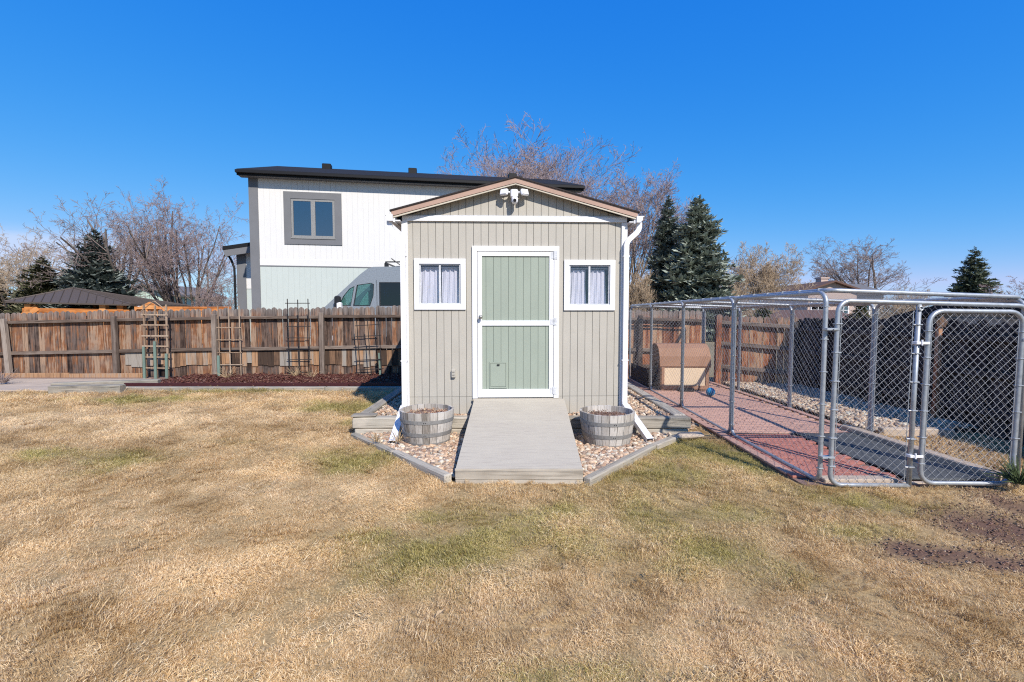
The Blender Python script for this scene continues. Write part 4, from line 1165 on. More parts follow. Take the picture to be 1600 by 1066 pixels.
t1 = trellis(228, 263, 476, 'brown wooden ladder trellis with three faded green stakes, leftmost at the back fence', mat=M['trellis'], bars=(492, 508, 525, 541, 558, 575), r=.017, stakes=3, ry=.01)
rf1 = put_bar('brace', (-.34, -.02, 1.58), (.0, -.02, 1.84), .02, .02, M['trellis'], t1); put_bar('brace', (0.0, -.02, 1.84), (.30, -.02, 1.60), .02, .02, M['trellis'], t1)
trellis(344, 377, 478, 'thin wooden trellis between the ladder trellis and the black one', mat=M['trellis'], bars=(512, 531, 551, 570), r=.011, stakes=1)
trellis(453, 485, 467, 'taller dark metal trellis poking above the back fence', mat=M['darkmetal'], bars=(474, 510, 528, 545, 562, 580), r=.009, lean=.02)
t4 = trellis(563, 597, 500, 'leaning dark trellis at the edge of the shed shadow', mat=M['darkmetal'], bars=(508, 525, 545, 562, 577), r=.009, ry=-.05)
MB().box(-.3, -.26, .012, .04, -.1, .55).build('stake', M['stake'], t4, (.5, 0, 0))
# dry stems in the bed
def dry_clump(px, py, n, h, lab, mat=None, w=.004, spread=.25):
    p = gr(px, py, .08); V = MB()
    for i in range(n):
        a = random.uniform(0, 6.28); r0 = random.uniform(0, .05); e = random.uniform(.1, 1.1); L = h * random.uniform(.5, 1.2)
        q = Vector((r0*math.cos(a), r0*math.sin(a), 0)); pts = [q]
        for k in range(3):
            q = q + Vector((math.cos(a)*math.sin(e), math.sin(a)*math.sin(e), math.cos(e))) * L/3; e += random.uniform(-.1, .5); a += random.uniform(-.4, .4); pts.append(q)
        V.tube(pts, [w, w*.8, w*.6, w*.3], 3, cap=False)
    o = V.build('dry_plant', mat or M['drystem'], None, (p.x, p.y, p.z)); return tag(o, lab, 'plant', 'dry plants')
dry_clump(355, 590, 40, .30, 'dry tan stems at the foot of the thin wooden trellis')
dry_clump(462, 588, 40, .26, 'dry tan stems at the foot of the tall dark trellis')
dry_clump(487, 590, 26, .22, 'dry tan stems just right of the tall dark trellis')
dry_clump(6, 598, 60, .32, 'tangled grey dead shrub at the far left end of the fence', M['twig_grey'], .006)
dry_clump(590, 690, 26, .14, 'dry weeds around the mouth of the left downspout')
dry_clump(622, 690, 20, .16, 'dry weeds between the left downspout and the barrel')
dry_clump(1592, 755, 90, .22, 'low dark green weed at the right foot of the kennel gate', M['weed'], .007)

# ------------------------------------------------------------------ kennel
kn_root = thing('dog_kennel', 'galvanised chain-link dog kennel with a roof of wire mesh', 'kennel', (2.85, 4.32, 0.0))
PW, PH, TR = 1.81, 1.79, .0205
def rrect(x0, x1, z0, z1, r=.10, n=6):
    pts = []
    for cx, cz, a0 in ((x1-r, z1-r, 0), (x0+r, z1-r, 90), (x0+r, z0+r, 180), (x1-r, z0+r, 270)):
        for k in range(n + 1):
            a = R(a0 + 90*k/n); pts.append((cx + r*math.cos(a), 0, cz + r*math.sin(a)))
    return pts
def weave(w, h, pitch=.078, wr=.0014):
    """chain link in the xz plane, from 0,0 to w,h"""
    hh = pitch / 2; nw = int(w / hh); nk = int(h / hh); sx = w / nw; sz = h / nk
    P0 = []; P1 = []
    for i in range(nw):
        for k in range(nk):
            def pt(kk):
                e = (kk + i) % 2
                return ((i + e) * sx + (.0025 if e else -.0025), .0022 if e else -.0022, kk * sz)
            P0.append(pt(k)); P1.append(pt(k + 1))
    return seg_arrays(np.array(P0), np.array(P1), wr, wr, 4)
def seg_arrays(P0, P1, r0, r1, n=3):
    P0 = np.asarray(P0, float); P1 = np.asarray(P1, float); D = P1 - P0; L = np.linalg.norm(D, axis=1, keepdims=True); D = D / np.maximum(L, 1e-9)
    up = np.where(np.abs(D[:, 2:3]) < .9, np.array([[0, 0, 1.]]), np.array([[1., 0, 0]]))
    A = np.cross(D, up); A /= np.linalg.norm(A, axis=1, keepdims=True); B = np.cross(A, D)
    r0 = np.broadcast_to(np.asarray(r0, float).reshape(-1, 1), (len(P0), 1)); r1 = np.broadcast_to(np.asarray(r1, float).reshape(-1, 1), (len(P0), 1))
    V = np.zeros((len(P0), 2, n, 3))
    for k in range(n):
        t = 2*math.pi*k/n; o = A*math.cos(t) + B*math.sin(t)
        V[:, 0, k] = P0 + o*r0; V[:, 1, k] = P1 + o*r1
    base = (np.arange(len(P0)) * 2 * n)[:, None, None]
    F = np.array([(k, (k+1) % n, n + (k+1) % n, n + k) for k in range(n)])[None] + base
    return V.reshape(-1, 3), F.reshape(-1, 4)
def mesh_panel(name, w, h, wr=.0011):
    V, F = weave(w - .09, h - .07, wr=wr); V = V + np.array([.045, 0, .035]); return fast_mesh(name, V, F, M['wire'])
def frame_mesh(w, h, mid=False):
    mb = MB().tube(rrect(TR, w - TR, TR, h - TR), TR, 10, closed=True)
    return mb.mesh('panel_frame', M['galv'], True)
def bars_mesh(w, h):
    mb = MB()
    for x in (.05, w - .05):
        mb.tube([(x, 0, .08), (x, 0, h - .08)], .0035, 5)
        for z in np.linspace(.15, h - .15, 6): mb.tube([(x - (.03 if x < w/2 else -.03), -.006, z), (x, -.008, z)], .004, 5); mb.box((TR if x < w/2 else w-TR) - .024, (TR if x < w/2 else w-TR) + .024, -.024, .024, z - .005, z + .005, .002)
    return mb.mesh('tension_bar', M['galv'])
pm_mesh = mesh_panel('chain_link', PW, PH); rm_mesh = mesh_panel('chain_link', PW, PH, .00045); pf_mesh = frame_mesh(PW, PH); pb_mesh = bars_mesh(PW, PH)
def panel(loc, rz, name='side_panel', rx=0.0, me=None):
    p = link(name, pf_mesh, kn_root, loc, (rx, 0, rz))
    link('chain_link', me or pm_mesh, p); tb = link('tension_bars', pb_mesh, p); tb['kind'] = 'stuff'
    return p
for i in range(4):
    panel((0.0, i * PW, 0.015), R(90)); panel((PW, i * PW, -.05), R(90))
panel((0.0, 4 * PW + .03, 0.0), 0, 'back_panel')
# roof panels, sagging slightly one after another
for i in range(4):
    rp = panel((0.0, i * PW - .02, PH + .045 - .012 * i), 0, 'roof_panel', me=rm_mesh)
    rp.rotation_euler = (R(90), R(1.2), 0)
    rp.location = (0.0, (i) * PW - .01, PH + .05)
    rp.rotation_euler = (R(90), 0, 0); rp.scale = (1, 1, 1)
    rp.matrix_local = Matrix.Translation((0, i * PW - .01, PH + .012)) @ Matrix.Rotation(R(2.0), 4, 'Y') @ Matrix(((1, 0, 0, 0), (0, 0, 1, 0), (0, -1, 0, 0), (0, 0, 0, 1)))
# front: one frame with a post and a gate
FW, FH = 1.755, 1.70
ff = MB().tube([p for p in rrect(TR, FW - TR, TR, FH)], TR, 10, closed=True)
fr_pts = [(.02, 0, .02)]
def arc(cx, cz, r, a0, a1, n=6): return [(cx + r*math.cos(R(a0 + (a1-a0)*k/n)), 0, cz + r*math.sin(R(a0 + (a1-a0)*k/n))) for k in range(n+1)]
LP = .75
front = MB().tube([(LP, 0, .025)] + arc(.13, .13, .105, 270, 180) + arc(.13, FH - .10, .105, 180, 90) + arc(FW - .12, FH - .12, .10, 90, 0) + [(FW - .02, 0, .0)], TR, 12).build('front_frame', M['galv'], kn_root, (.035, -.03, 0), (0, R(.6), 0), smooth=True)
MB().tube([(LP, 0, .0), (LP, 0, FH - .02)], TR, 12).build('gate_post', M['galv'], front, smooth=True)
V, F = weave(LP - .09, FH - .08); link('chain_link', fast_mesh('chain_link', V + np.array([.055, 0, .04]), F, M['wire']), front)
eb2 = MB().tube([(LP + .018*math.cos(t), -.024, FH - .055 + .018*math.sin(t)) for t in np.linspace(0, 6.283, 12, endpoint=False)], .006, 6, closed=True)
eb2.tube([(.06, 0, .06), (.06, 0, FH - .08)], .0035, 5).tube([(LP - .045, 0, .06), (LP - .045, 0, FH - .08)], .0035, 5)
for z in np.linspace(.2, 1.5, 6):
    eb2.box(LP - .026, LP + .026, -.026, .026, z - .006, z + .006, .002); eb2.box(-.0, .06, -.025, .025, z - .006, z + .006, .002)
    eb2.tube([(LP - .05, -.01, z), (LP, -.015, z)], .004, 5)
eb2.build('fittings', M['galv'], front)
# clamps joining corner posts
cl = MB()
for z in (.28, 1.45): cl.box(-.03, .085, -.055, .015, z - .011, z + .011, .003); cl.tube([(.028, -.07, z), (.028, .0, z)], .006, 6)
cl.build('clamp', M['galv'], kn_root)
GW, GH = .885, 1.61
gx0 = LP + .068
gate = MB().tube(rrect(TR, GW - TR, TR, GH - TR, .12), TR, 12, closed=True).build('gate', M['galv'], front, (gx0, -.01, .035), smooth=True)
V, F = weave(GW - .1, GH - .07); link('chain_link', fast_mesh('chain_link', V + np.array([.05, 0, .035]), F, M['wire']), gate)
gt = MB()
for x in (.052, GW - .052):
    gt.tube([(x, 0, .09), (x, 0, GH - .09)], .0035, 5)
    for z in np.linspace(.2, GH - .2, 6): gt.box((TR if x < .4 else GW - TR) - .025, (TR if x < .4 else GW - TR) + .025, -.025, .025, z - .005, z + .005, .002)
gt.build('tension_bars', M['galv'], gate)['kind'] = 'stuff'
for z in (.27, 1.30):
    MB().box(-.075, .02, -.03, -.018, z - .012, z + .012, .003).tube([(-.055, -.03, z - .02), (-.055, -.03, z + .03)], .008, 8).box(-.10, -.06, -.028, .028, z - .014, z + .014, .004).build('hinge', M['alu'], gate)
MB().box(GW - .03, GW + .05, -.03, -.018, 1.33, 1.355, .003).tube([(GW + .01, -.035, 1.28), (GW + .01, -.035, 1.40)], .008, 8).build('latch', M['alu'], gate)
# netting at the foot of the last left panel, and loose bars leaning inside
MB().box(.035, .045, 3 * PW + .08, 4 * PW - .05, .02, .42).build('black_netting', M['netting'], kn_root)

# kennel floor
kf = structure(MB().box(2.70, 4.50, 4.34, 11.6, -.06, .008).build('kennel_floor', M['joint']))
brick_pink = [MB().box(-.098, .098, -.048, .048, 0, .022 + .002*k, .004).mesh('paver', M['paver']) for k in range(3)]
brick_red = [MB().box(-.098, .098, -.048, .048, 0, .020 + .002*k, .004).mesh('paver', M['paver_red']) for k in range(3)]
cnt = 0; rest = MB()
yy = 4.56; row = 0
while yy < 6.14:
    x = 2.80 + (.1 if row % 2 else 0) 
    while x < 3.68:
        link('paver', random.choice(brick_red), kf, (x, yy, .008 + random.uniform(0, .003)), (0, 0, random.uniform(-.015, .015))); cnt += 1; x += .2
    yy += .1; row += 1
yy = 6.24
while yy < 11.5:
    x = 2.80 + (.1 if row % 2 else 0)
    while x < 4.45:
        if cnt < 298:
            link('paver', random.choice(brick_pink), kf, (x, yy, .010 + random.uniform(0, .003)), (0, 0, random.uniform(-.012, .012))); cnt += 1
        else: rest.box(x - .098, x + .098, yy - .048, yy + .048, .010, .033 + random.uniform(0, .003), .004)
        x += .2
    yy += .1; row += 1
ro = rest.build('far_pavers', M['paver'], kf); ro['kind'] = 'stuff'
# rubber mat with a slight curl, sunken strip
rm = MB(); nx, ny = 12, 30
for j in range(ny + 1):
    for i in range(nx + 1):
        x = 3.72 + .74 * i / nx; y = 4.42 + 1.78 * j / ny
        rm.v.append((x + .02*math.sin(y*3), y, .022 + .006 * math.sin(x*9 + y*4) + .006*math.sin(y*7)))
rm.f = [(j*(nx+1)+i, j*(nx+1)+i+1, (j+1)*(nx+1)+i+1, (j+1)*(nx+1)+i) for j in range(ny) for i in range(nx)]
o = rm.build('rubber_mat', M['rubber'], smooth=True); sm_ = o.modifiers.new('thick', 'SOLIDIFY'); sm_.thickness = .012
tag(o, 'dark grey rubber mat inside the kennel behind the gate', 'mat')
tag(put_bar('concrete_kerb', (4.60, 4.40, .03), (4.52, 6.42, .03), .13, .12, M['concrete'], b=.01), 'long pale concrete kerb along the right side of the kennel mat', 'kerb')
tag(put_bar('kerb_block', (4.86, 6.22, .04), (5.75, 6.16, .04), .12, .11, M['concrete'], b=.012), 'pale concrete block strip between the pebbles and the dry grass', 'kerb')
tag(put_bar('threshold_slab', (2.93, 4.44, .015), (3.62, 4.44, .015), .12, .055, M['concrete'], b=.008), 'pale concrete slab at the kennel front, left of the gate post', 'slab')
tag(put_bar('threshold_slab', (3.64, 4.38, .0), (4.66, 4.38, .0), .05, .04, M['concrete'], b=.006), 'thin concrete strip under the kennel gate', 'slab')
for xk, lab in ((2.735, 'red brick border strip along the left side of the kennel floor'), (4.60, 'red border strip between the kennel floor and the pebbles')):
    y0_, y1_ = (4.6, 11.4) if xk < 3 else (6.5, 11.4)
    bdr = thing('brick_border', lab, 'border', (xk, y0_, 0)); y = 0
    while y < y1_ - y0_:
        link('paver', random.choice(brick_pink), bdr, (0, y + .1, .012), (0, 0, R(90) + random.uniform(-.01, .01))); y += .2
# dry patch of ground to the right of the kennel
dp = [(4.72, 4.1), (5.60, 4.1), (5.66, 6.1), (4.80, 6.1)]
chips('leaf_litter', 4.76, 6.2, 4.2, 6.1, 1500, lambda x, y: lawn_z(x, y) + .004, np.array([(.42, .29, .17), (.30, .19, .11), (.5, .38, .24), (.2, .12, .08)]), M['mulch'], (.012, .035))
def dirt_chips(n):
    xs_, ys_ = [], []
    while len(xs_) < n:
        x = random.uniform(2.4, 5.4); y = random.uniform(2.6, 4.3)
        if dirt_f(np.array([x]), np.array([y]))[0] > .25: xs_.append(x); ys_.append(y)
    return np.array(xs_), np.array(ys_)
dxs, dys = dirt_chips(1500)
_u = RNG.uniform
def chips_at(name, x, y, pal, mat, size):
    n = len(x); t = _u(0, 6.28, n); e = RNG.normal(0, .3, n); l = _u(*size, n); w = l * _u(.2, .5, n)
    p = np.stack([x, y, lawn_z(x, y) + _u(0, .012, n)], -1)
    d = np.stack([np.cos(t)*np.cos(e), np.sin(t)*np.cos(e), np.sin(e)], -1) * l[:, None]; q = np.stack([-np.sin(t), np.cos(t), 0*t], -1) * w[:, None]
    up = np.array([0, 0, .004]); V = np.stack([p-q, p+q, p+q+d, p-q+d, p-q+up, p+q+up, p+q+d+up, p-q+d+up], 1)
    f = np.array([(0,3,2,1),(4,5,6,7),(0,1,5,4),(1,2,6,5),(2,3,7,6),(3,0,4,7)])
    F = (f[None] + (np.arange(n)*8)[:, None, None]).reshape(-1, 4)
    c = pal[RNG.integers(0, len(pal), n)] * _u(.7, 1.15, (n, 1))
    o = link(name, fast_mesh(name, V.reshape(-1, 3), F, mat, np.repeat(c, 8, 0))); o['kind'] = 'stuff'
chips_at('wood_chips', dxs, dys, np.array([(.26, .16, .11), (.20, .12, .085), (.32, .21, .15), (.38, .28, .20), (.26, .15, .11)]), M['mulch'], (.006, .018))
lf = MB().add([(0, 0, .035), (.03, .012, .048), (.075, .0, .04), (.03, -.02, .052)], [(0, 1, 2, 3)]).build('fallen_leaf', M['drystem'], None, (gr(680, 975).x, gr(680, 975).y, 0), (0, 0, 1.0))
tag(lf, 'single pale dry leaf lying on the lawn in front of the ramp', 'leaf')

# dog house and ball
dg = thing('dog_house', 'small barn-shaped dog house with brown roof and cream side in the kennel', 'dog house', (3.54, 10.05, .035), R(-2))
Wd, Dd, Hb = .95, .78, .50
arcp = [(-Dd/2, 0), (Dd/2, 0), (Dd/2, Hb), (Dd/2*.93, Hb + .20), (Dd/2*.68, Hb + .36), (Dd/2*.3, Hb + .44), (-Dd/2*.3, Hb + .44), (-Dd/2*.68, Hb + .36), (-Dd/2*.93, Hb + .20), (-Dd/2, Hb)]
for s in (-1, 1):
    hole = [[(-.16, .1), (.16, .1), (.16, .45), (.1, .56), (-.1, .56), (-.16, .45)]] if s < 0 else []
    MB().prism([(a*.97, b*.985) for a, b in arcp], hole, s*Wd/2 - .015, s*Wd/2 + .015, 'yz').build('end_wall', M['dog_end'], dg)
for s in (-1, 1):
    MB().box(-Wd/2 + .02, Wd/2 - .02, -.015, .015, .09, Hb, .003).build('side_wall', M['dog_body'], dg, (0, s*(Dd/2 - .03), 0))
    for x in (-Wd/2 + .03, Wd/2 - .03):
        MB().box(x - .03, x + .03, -.022, .022, .0, Hb, .004).build('corner_post', M['dog_roof'], dg, (0, s*(Dd/2 - .02), 0))
    MB().box(-Wd/2, Wd/2, -.025, .025, .02, .10, .004).build('base_rail', M['dog_roof'], dg, (0, s*(Dd/2 - .02), 0))
rp_ = arcp[2:]
V = []; F = []
for i, (a, b) in enumerate(rp_):
    for x in (-Wd/2 - .04, Wd/2 + .04):
        V += [(x, a*1.03, b), (x, a*.98, b - .03)]
for i in range(len(rp_) - 1):
    o4 = i*4; F += [(o4, o4+4, o4+6, o4+2), (o4+1, o4+3, o4+7, o4+5), (o4, o4+1, o4+5, o4+4), (o4+2, o4+6, o4+7, o4+3)]
F += [(0, 2, 3, 1), (len(V)-4, len(V)-3, len(V)-1, len(V)-2)]
MB().add(V, F).build('roof', M['dog_roof'], dg)
MB().box(-Wd/2 + .1, Wd/2 - .1, -Dd/2 + .05, Dd/2 - .05, .05, .08).build('floor', M['dog_end'], dg)
MB().box(-.16, .14, -Dd/2 - .16, -Dd/2 - .02, 0, .035, .006).build('step', M['black'], dg)
V0, F0 = ico(3)
o = link('ball', fast_mesh('ball', V0 * .082, F0, M['ball'], smooth=True), None, (gr(1126, 620, .1).x, 9.0, .035 + .082)); tag(o, 'blue rubber ball on the paved kennel floor', 'ball')

# ------------------------------------------------------------------ the white house
HY = 18.5; hA = Vector((at(393, 400, HY).x, HY, 0.35)); hB = Vector((at(897, 400, 20.7).x, 20.7, 0.35))
hyaw = math.atan2(hB.y - hA.y, hB.x - hA.x); HL = (hB - hA).length
HWL = Wall(hA, hyaw)
house = thing('white_house', 'two-storey white and mint house with charcoal roof behind the back fence', 'house', hA, hyaw)
zmint = HWL.loc(410, 415.5)[1]; zeave = HWL.loc(395, 269, -.4)[1]
wx0, wz0 = HWL.loc(445, 381.5); wx1, wz1 = HWL.loc(533.5, 303)
def boards(parent, x0, x1, z0, z1, hole, mat, y0, step=.2035):
    """plywood siding sheets with shadow grooves"""
    x = x0
    while x < x1 - .01:
        b = min(x + step, x1); hs = []
        if hole and b > hole[0] and x < hole[1]:
            for (p, q) in ((z0, hole[2]), (hole[3], z1)):
                if q > p: MB().box(x + .004, b - .004, y0 - .012, y0, p, q).build('siding_panel', mat, parent)
            if x < hole[0]: MB().box(x + .004, hole[0], y0 - .012, y0, hole[2], hole[3]).build('siding_panel', mat, parent)
            if b > hole[1]: MB().box(hole[1], b - .004, y0 - .012, y0, hole[2], hole[3]).build('siding_panel', mat, parent)
        else: MB().box(x + .0012, b - .0012, y0 - .012, y0, z0, z1).build('siding_panel', mat, parent)
        x = b
hole = (wx0 + .12, wx1 - .12, wz0 + .12, wz1 - .12)
MB().prism([(0, -.2), (HL, -.2), (HL, zeave), (0, zeave)], [[(hole[0], hole[2]), (hole[1], hole[2]), (hole[1], hole[3]), (hole[0], hole[3])]], 0, .12).build('front_wall', M['h_white'], house)
boards(house, .3, HL - .3, zmint + .02, zeave - .02, hole, M['h_white'], 0.0)
boards(house, .3, HL - .3, -.2, zmint - .02, None, M['h_mint'], -.004)
MB().box(.3, HL - .3, -.03, -.001, zmint - .02, zmint + .02).build('belt_flashing', M['h_grey'], house)
MB().box(.3, HL - .3, -.026, -.0125, zmint + .021, zmint + .26).build('belt_board', M['h_white'], house)
MB().box(0, .12, .12, 8.6, -.2, zeave).build('left_wall', M['h_white'], house)
MB().box(HL - .12, HL, .12, 8.6, -.2, zeave).build('right_wall', M['h_white'], house)
MB().box(0, HL, 8.6, 8.7, -.2, zeave).build('rear_wall', M['h_white'], house)
for x0, x1 in ((-.03, .30), (HL - .3, HL + .03)): MB().box(x0, x1, -.035, .2, -.2, zeave).build('corner_trim', M['h_grey'], house)
RD = 4.6; RH = zeave + 1.58
hr = MB()
x0, x1 = -.30, HL + .28; y0 = -.40
for (ya, yb2, za, zb2) in ((y0, RD, zeave - .02, RH), (2*RD + .3, RD, zeave - .02, RH)):
    hr.hexa([(x0, ya, za), (x1, ya, za), (x1, yb2, zb2), (x0, yb2, zb2), (x0, ya, za + .12), (x1, ya, za + .12), (x1, yb2, zb2 + .12), (x0, yb2, zb2 + .12)])
roof_o = hr.build('roof', M['h_roof'], house)
MB().box(x0 - .02, x1 + .02, y0 - .12, y0 - .002, zeave - .06, zeave + .05, .01).build('gutter', M['h_black'], house)
MB().box(x0, x1, y0, y0 + .04, zeave - .13, zeave - .03).build('fascia', M['h_black'], house)
MB().box(x0 + .02, x1 - .02, y0 + .04, 0, zeave - .12, zeave - .09).build('soffit', M['h_grey'], house)
for s_x in (x0, x1 - .05):
    for (ya, yb2, za, zb2) in ((y0, RD, zeave - .02, RH), (2*RD + .3, RD, zeave - .02, RH)):
        MB().hexa([(s_x, ya, za - .10), (s_x + .05, ya, za - .10), (s_x + .05, yb2, zb2 - .10), (s_x, yb2, zb2 - .10), (s_x, ya, za - .001), (s_x + .05, ya, za - .001), (s_x + .05, yb2, zb2 - .001), (s_x, yb2, zb2 - .001)]).build('rake_board', M['h_black'], house)
for s_x in (.02, HL - .1): MB().prism([(0, zeave), (8.7, zeave), (RD, RH)], [], s_x, s_x + .08, 'yz').build('gable_wall', M['h_white'], house)
for vpx in (512, 645, 800):
    vx = HWL.loc(vpx, 280, 4.2)[0]
    MB().box(vx - .2, vx + .2, 3.95, 4.3, RH - .15, RH + .17, .02).build('roof_vent', M['h_black'], roof_o)
MB().box(HL - 1.2, HL - .1, -.02, .1, zeave - 1.0, zeave - .2).build('lower_vent', M['h_grey'], house)
hw_ = MB().prism([(wx0, wz0), (wx1, wz0), (wx1, wz1), (wx0, wz1)], [[(wx0+.26, wz0+.26), (wx1-.26, wz0+.26), (wx1-.26, wz1-.26), (wx0+.26, wz1-.26)]], -.05, -.013).build('window', M['h_grey'], house)
M['h_sash'] = flat('grey_sash', (0.22, 0.22, 0.215), 0.5)
ia, ib, ic, id_ = wx0 + .265, wx1 - .265, wz0 + .265, wz1 - .265; mx_ = (ia + ib) / 2
MB().prism([(ia, ic), (ib, ic), (ib, id_), (ia, id_)], [[(ia+.08, ic+.08), (mx_-.08, ic+.08), (mx_-.08, id_-.08), (ia+.08, id_-.08)], [(mx_+.08, ic+.08), (ib-.08, ic+.08), (ib-.08, id_-.08), (mx_+.08, id_-.08)]], -.03, .05).build('sash', M['h_sash'], hw_)
MB().box(ia - .02, ib + .02, -.075, -.05, ic - .05, ic).build('sill', M['h_sash'], hw_)
MB().box(ia + .06, mx_ - .06, .0, .006, ic + .06, id_ - .06).build('pane', M['h_glass'], hw_)
MB().box(mx_ + .06, ib - .06, .0, .006, ic + .06, id_ - .06).build('pane', M['h_glass'], hw_)
MB().box(wx0, wx1, .5, .52, wz0, wz1).build('dark_room_backing', M['inside'], hw_)  # dark sheet standing in for the dim room behind the panes
# low wing on the left, set back
wy = 3.6
def wl(px, py): return HWL.loc(px, py, wy)
ax0, _ = wl(372, 440); ez_l = wl(357, 391)[1]; mzz = wl(383, 452)[1]
MB().box(ax0, 0.0, wy, wy + 4.5, -.2, mzz).build('wing_wall', M['h_mint'], house)
MB().box(ax0, 0.0, wy, wy + 4.5, mzz + .02, ez_l + .2).build('wing_wall', M['h_white'], house)
MB().box(ax0 - .03, ax0 + .35, wy - .03, wy + .2, -.2, ez_l + .1).build('wing_trim', M['h_grey'], house)
ex_l, ez_ = wl(355, 393); ex_r, ezr = wl(393, 380)
wr_ = MB().hexa([(ex_l, wy - .5, ez_), (0, wy - .5, ezr), (0, wy + 5, ezr), (ex_l, wy + 5, ez_), (ex_l, wy - .5, ez_ + .16), (0, wy - .5, ezr + .16), (0, wy + 5, ezr + .16), (ex_l, wy + 5, ez_ + .16)])
wr_.build('wing_roof', M['h_black'], house)
MB().hexa([(ex_l + .1, wy - .48, ez_ - .28), (0, wy - .48, ezr - .28), (0, wy - .42, ezr - .28), (ex_l + .1, wy - .42, ez_ - .28), (ex_l, wy - .48, ez_ - .002), (0, wy - .48, ezr - .002), (0, wy - .42, ezr - .002), (ex_l, wy - .42, ez_ - .002)]).build('wing_fascia', M['h_grey'], house)
dsx = ax0 - .1
MB().tube([(ex_l + .05, wy - .1, ez_ - .15), (ex_l + .2, wy - .1, ez_ - .4), (dsx, wy - .1, ez_ - .75), (dsx, wy - .1, 0)], .05, 8).build('downspout', M['h_black'], house)

# ------------------------------------------------------------------ the van
VY = 16.2; mmp = VY / FPX
vroot = thing('grey_van', 'grey high-roof van parked in front of the white house, seen over the fence', 'van', (at(510, 478, VY).x - 1.0, VY, .44))
def vp(px, py): return (1.0 + (px - 510) * mmp, at(510, py, VY).z - .44)
prof = [(0.02, .42), (0.0, .85), (.12, 1.10), (.55, 1.30), vp(507, 480), vp(540, 450), vp(563, 429), vp(575, 420), vp(584, 417), (3.6, vp(584, 416.5)[1]), (5.7, vp(584, 417)[1]), (5.92, 2.45), (5.98, 1.2), (5.95, .42)]
arch = lambda cx: [(cx + .42*math.cos(R(a)), .38 + .42*math.sin(R(a))) for a in range(5, 176, 17)]
outl = prof[:] + [(5.2, .40)] + [p for p in arch(4.75)] + [(4.2, .40), (1.5, .40)] + [p for p in arch(1.0)] + [(.55, .40)]
def poly(*p): return [vp(a, b) for a, b in p]
qw = poly((533, 477), (549.5, 477), (555, 450), (548, 453), (540, 462)); 
qw = poly((530, 477), (548, 477), (553.5, 448), (546, 452), (537, 463))
dw = poly((553, 477), (578, 477), (583, 462), (584, 445), (580, 443), (559, 446))
sw = poly((594, 477), (634, 477), (634, 442), (594, 442)); rw = [(sw[1][0] + .2, sw[0][1]), (sw[1][0] + 1.5, sw[0][1]), (sw[1][0] + 1.5, sw[2][1]), (sw[1][0] + .2, sw[2][1])]
for y0_, nm in ((0, 'side_body'), (2.0, 'side_body')):
    MB().prism(outl, [qw, dw, sw, rw], y0_, y0_ + .05).build(nm, M['van'], vroot)
# skin between the sides, edge rounded
V = []; F = []
P_ = prof
for (x, z) in P_:
    for (yy, ins) in ((0.0, .0), (.06, .0), (.25, .0), (1.02, .0), (1.8, .0), (1.99, .0), (2.05, .0)):
        crown = .06 * (1 - ((yy - 1.02) / 1.02) ** 2)
        V.append((x - (crown if x < 1.0 else 0), yy, z + (crown if z > 2.0 else 0)))
for i in range(len(P_) - 1):
    if 4 <= i <= 6: continue
    for j in range(6): F.append((i*7+j, i*7+j+1, (i+1)*7+j+1, (i+1)*7+j))
sk = MB().add(V, F).build('body_shell', M['van'], vroot)
V = [(P_[4][0], .06, P_[4][1]), (P_[4][0], 1.99, P_[4][1]), (P_[5][0], .06, P_[5][1]), (P_[5][0], 1.99, P_[5][1]), (P_[6][0], .06, P_[6][1]), (P_[6][0], 1.99, P_[6][1])]
MB().add(V, [(0, 1, 3, 2), (2, 3, 5, 4)]).build('windscreen', M['van_glass'], vroot)
pA, pB = P_[6], P_[7]
MB().add([(pA[0], .06, pA[1]), (pA[0], 1.99, pA[1]), (pB[0], 1.99, pB[1]), (pB[0], .06, pB[1])], [(0, 1, 2, 3)]).build('roof_front', M['van'], vroot)
for (w_, nm, mt) in ((qw, 'quarter_window', 'van_glass'), (dw, 'door_window', 'van_glass'), (sw, 'side_window', 'van_dark'), (rw, 'side_window', 'van_dark')):
    for yy in (.02, 2.02):
        MB().prism(w_, [], yy, yy + .006).build(nm, M[mt], vroot)
    cx_ = sum(p[0] for p in w_)/len(w_); cz_ = sum(p[1] for p in w_)/len(w_)
    o2 = [(cx_ + (a-cx_)*1.06, cz_ + (b-cz_)*1.05) for a, b in w_]
    MB().prism(o2, [w_], -.012, -.001).build('window_seal', M['black'], vroot)
bl = vp(589, 440); MB().box(bl[0] - .006, bl[0] + .006, -.004, -.001, .45, bl[1] + .05).build('door_seam', M['black'], vroot)
mp_ = vp(531, 470)
MB().box(mp_[0] - .09, mp_[0] + .09, -.30, -.10, mp_[1] - .28, mp_[1] + .16, .04).build('wing_mirror', M['black'], vroot)
MB().box(mp_[0] - .02, mp_[0] + .14, -.31, -.12, mp_[1] - .30, mp_[1] - .06, .03).build('mirror_cover', M['alu'], vroot)
for yy in (.45, 1.55):
    MB().box(1.9, 2.45, yy - .25, yy + .25, .8, 1.35, .05).box(2.35, 2.5, yy - .24, yy + .24, 1.3, 2.0, .05).box(2.38, 2.48, yy - .12, yy + .12, 2.02, 2.2, .03).build('seat', M['black'], vroot)
MB().tube([(1.65 + .06*math.cos(t), .45 + .19*math.sin(t), 1.42 + .17*math.cos(t)) for t in np.linspace(0, 6.28, 14, endpoint=False)], .018, 6, closed=True).build('steering_wheel', M['black'], vroot)
MB().box(1.05, 1.6, .08, 1.95, .9, vp(510, 477)[1] - .02, .05).build('dashboard', M['black'], vroot)
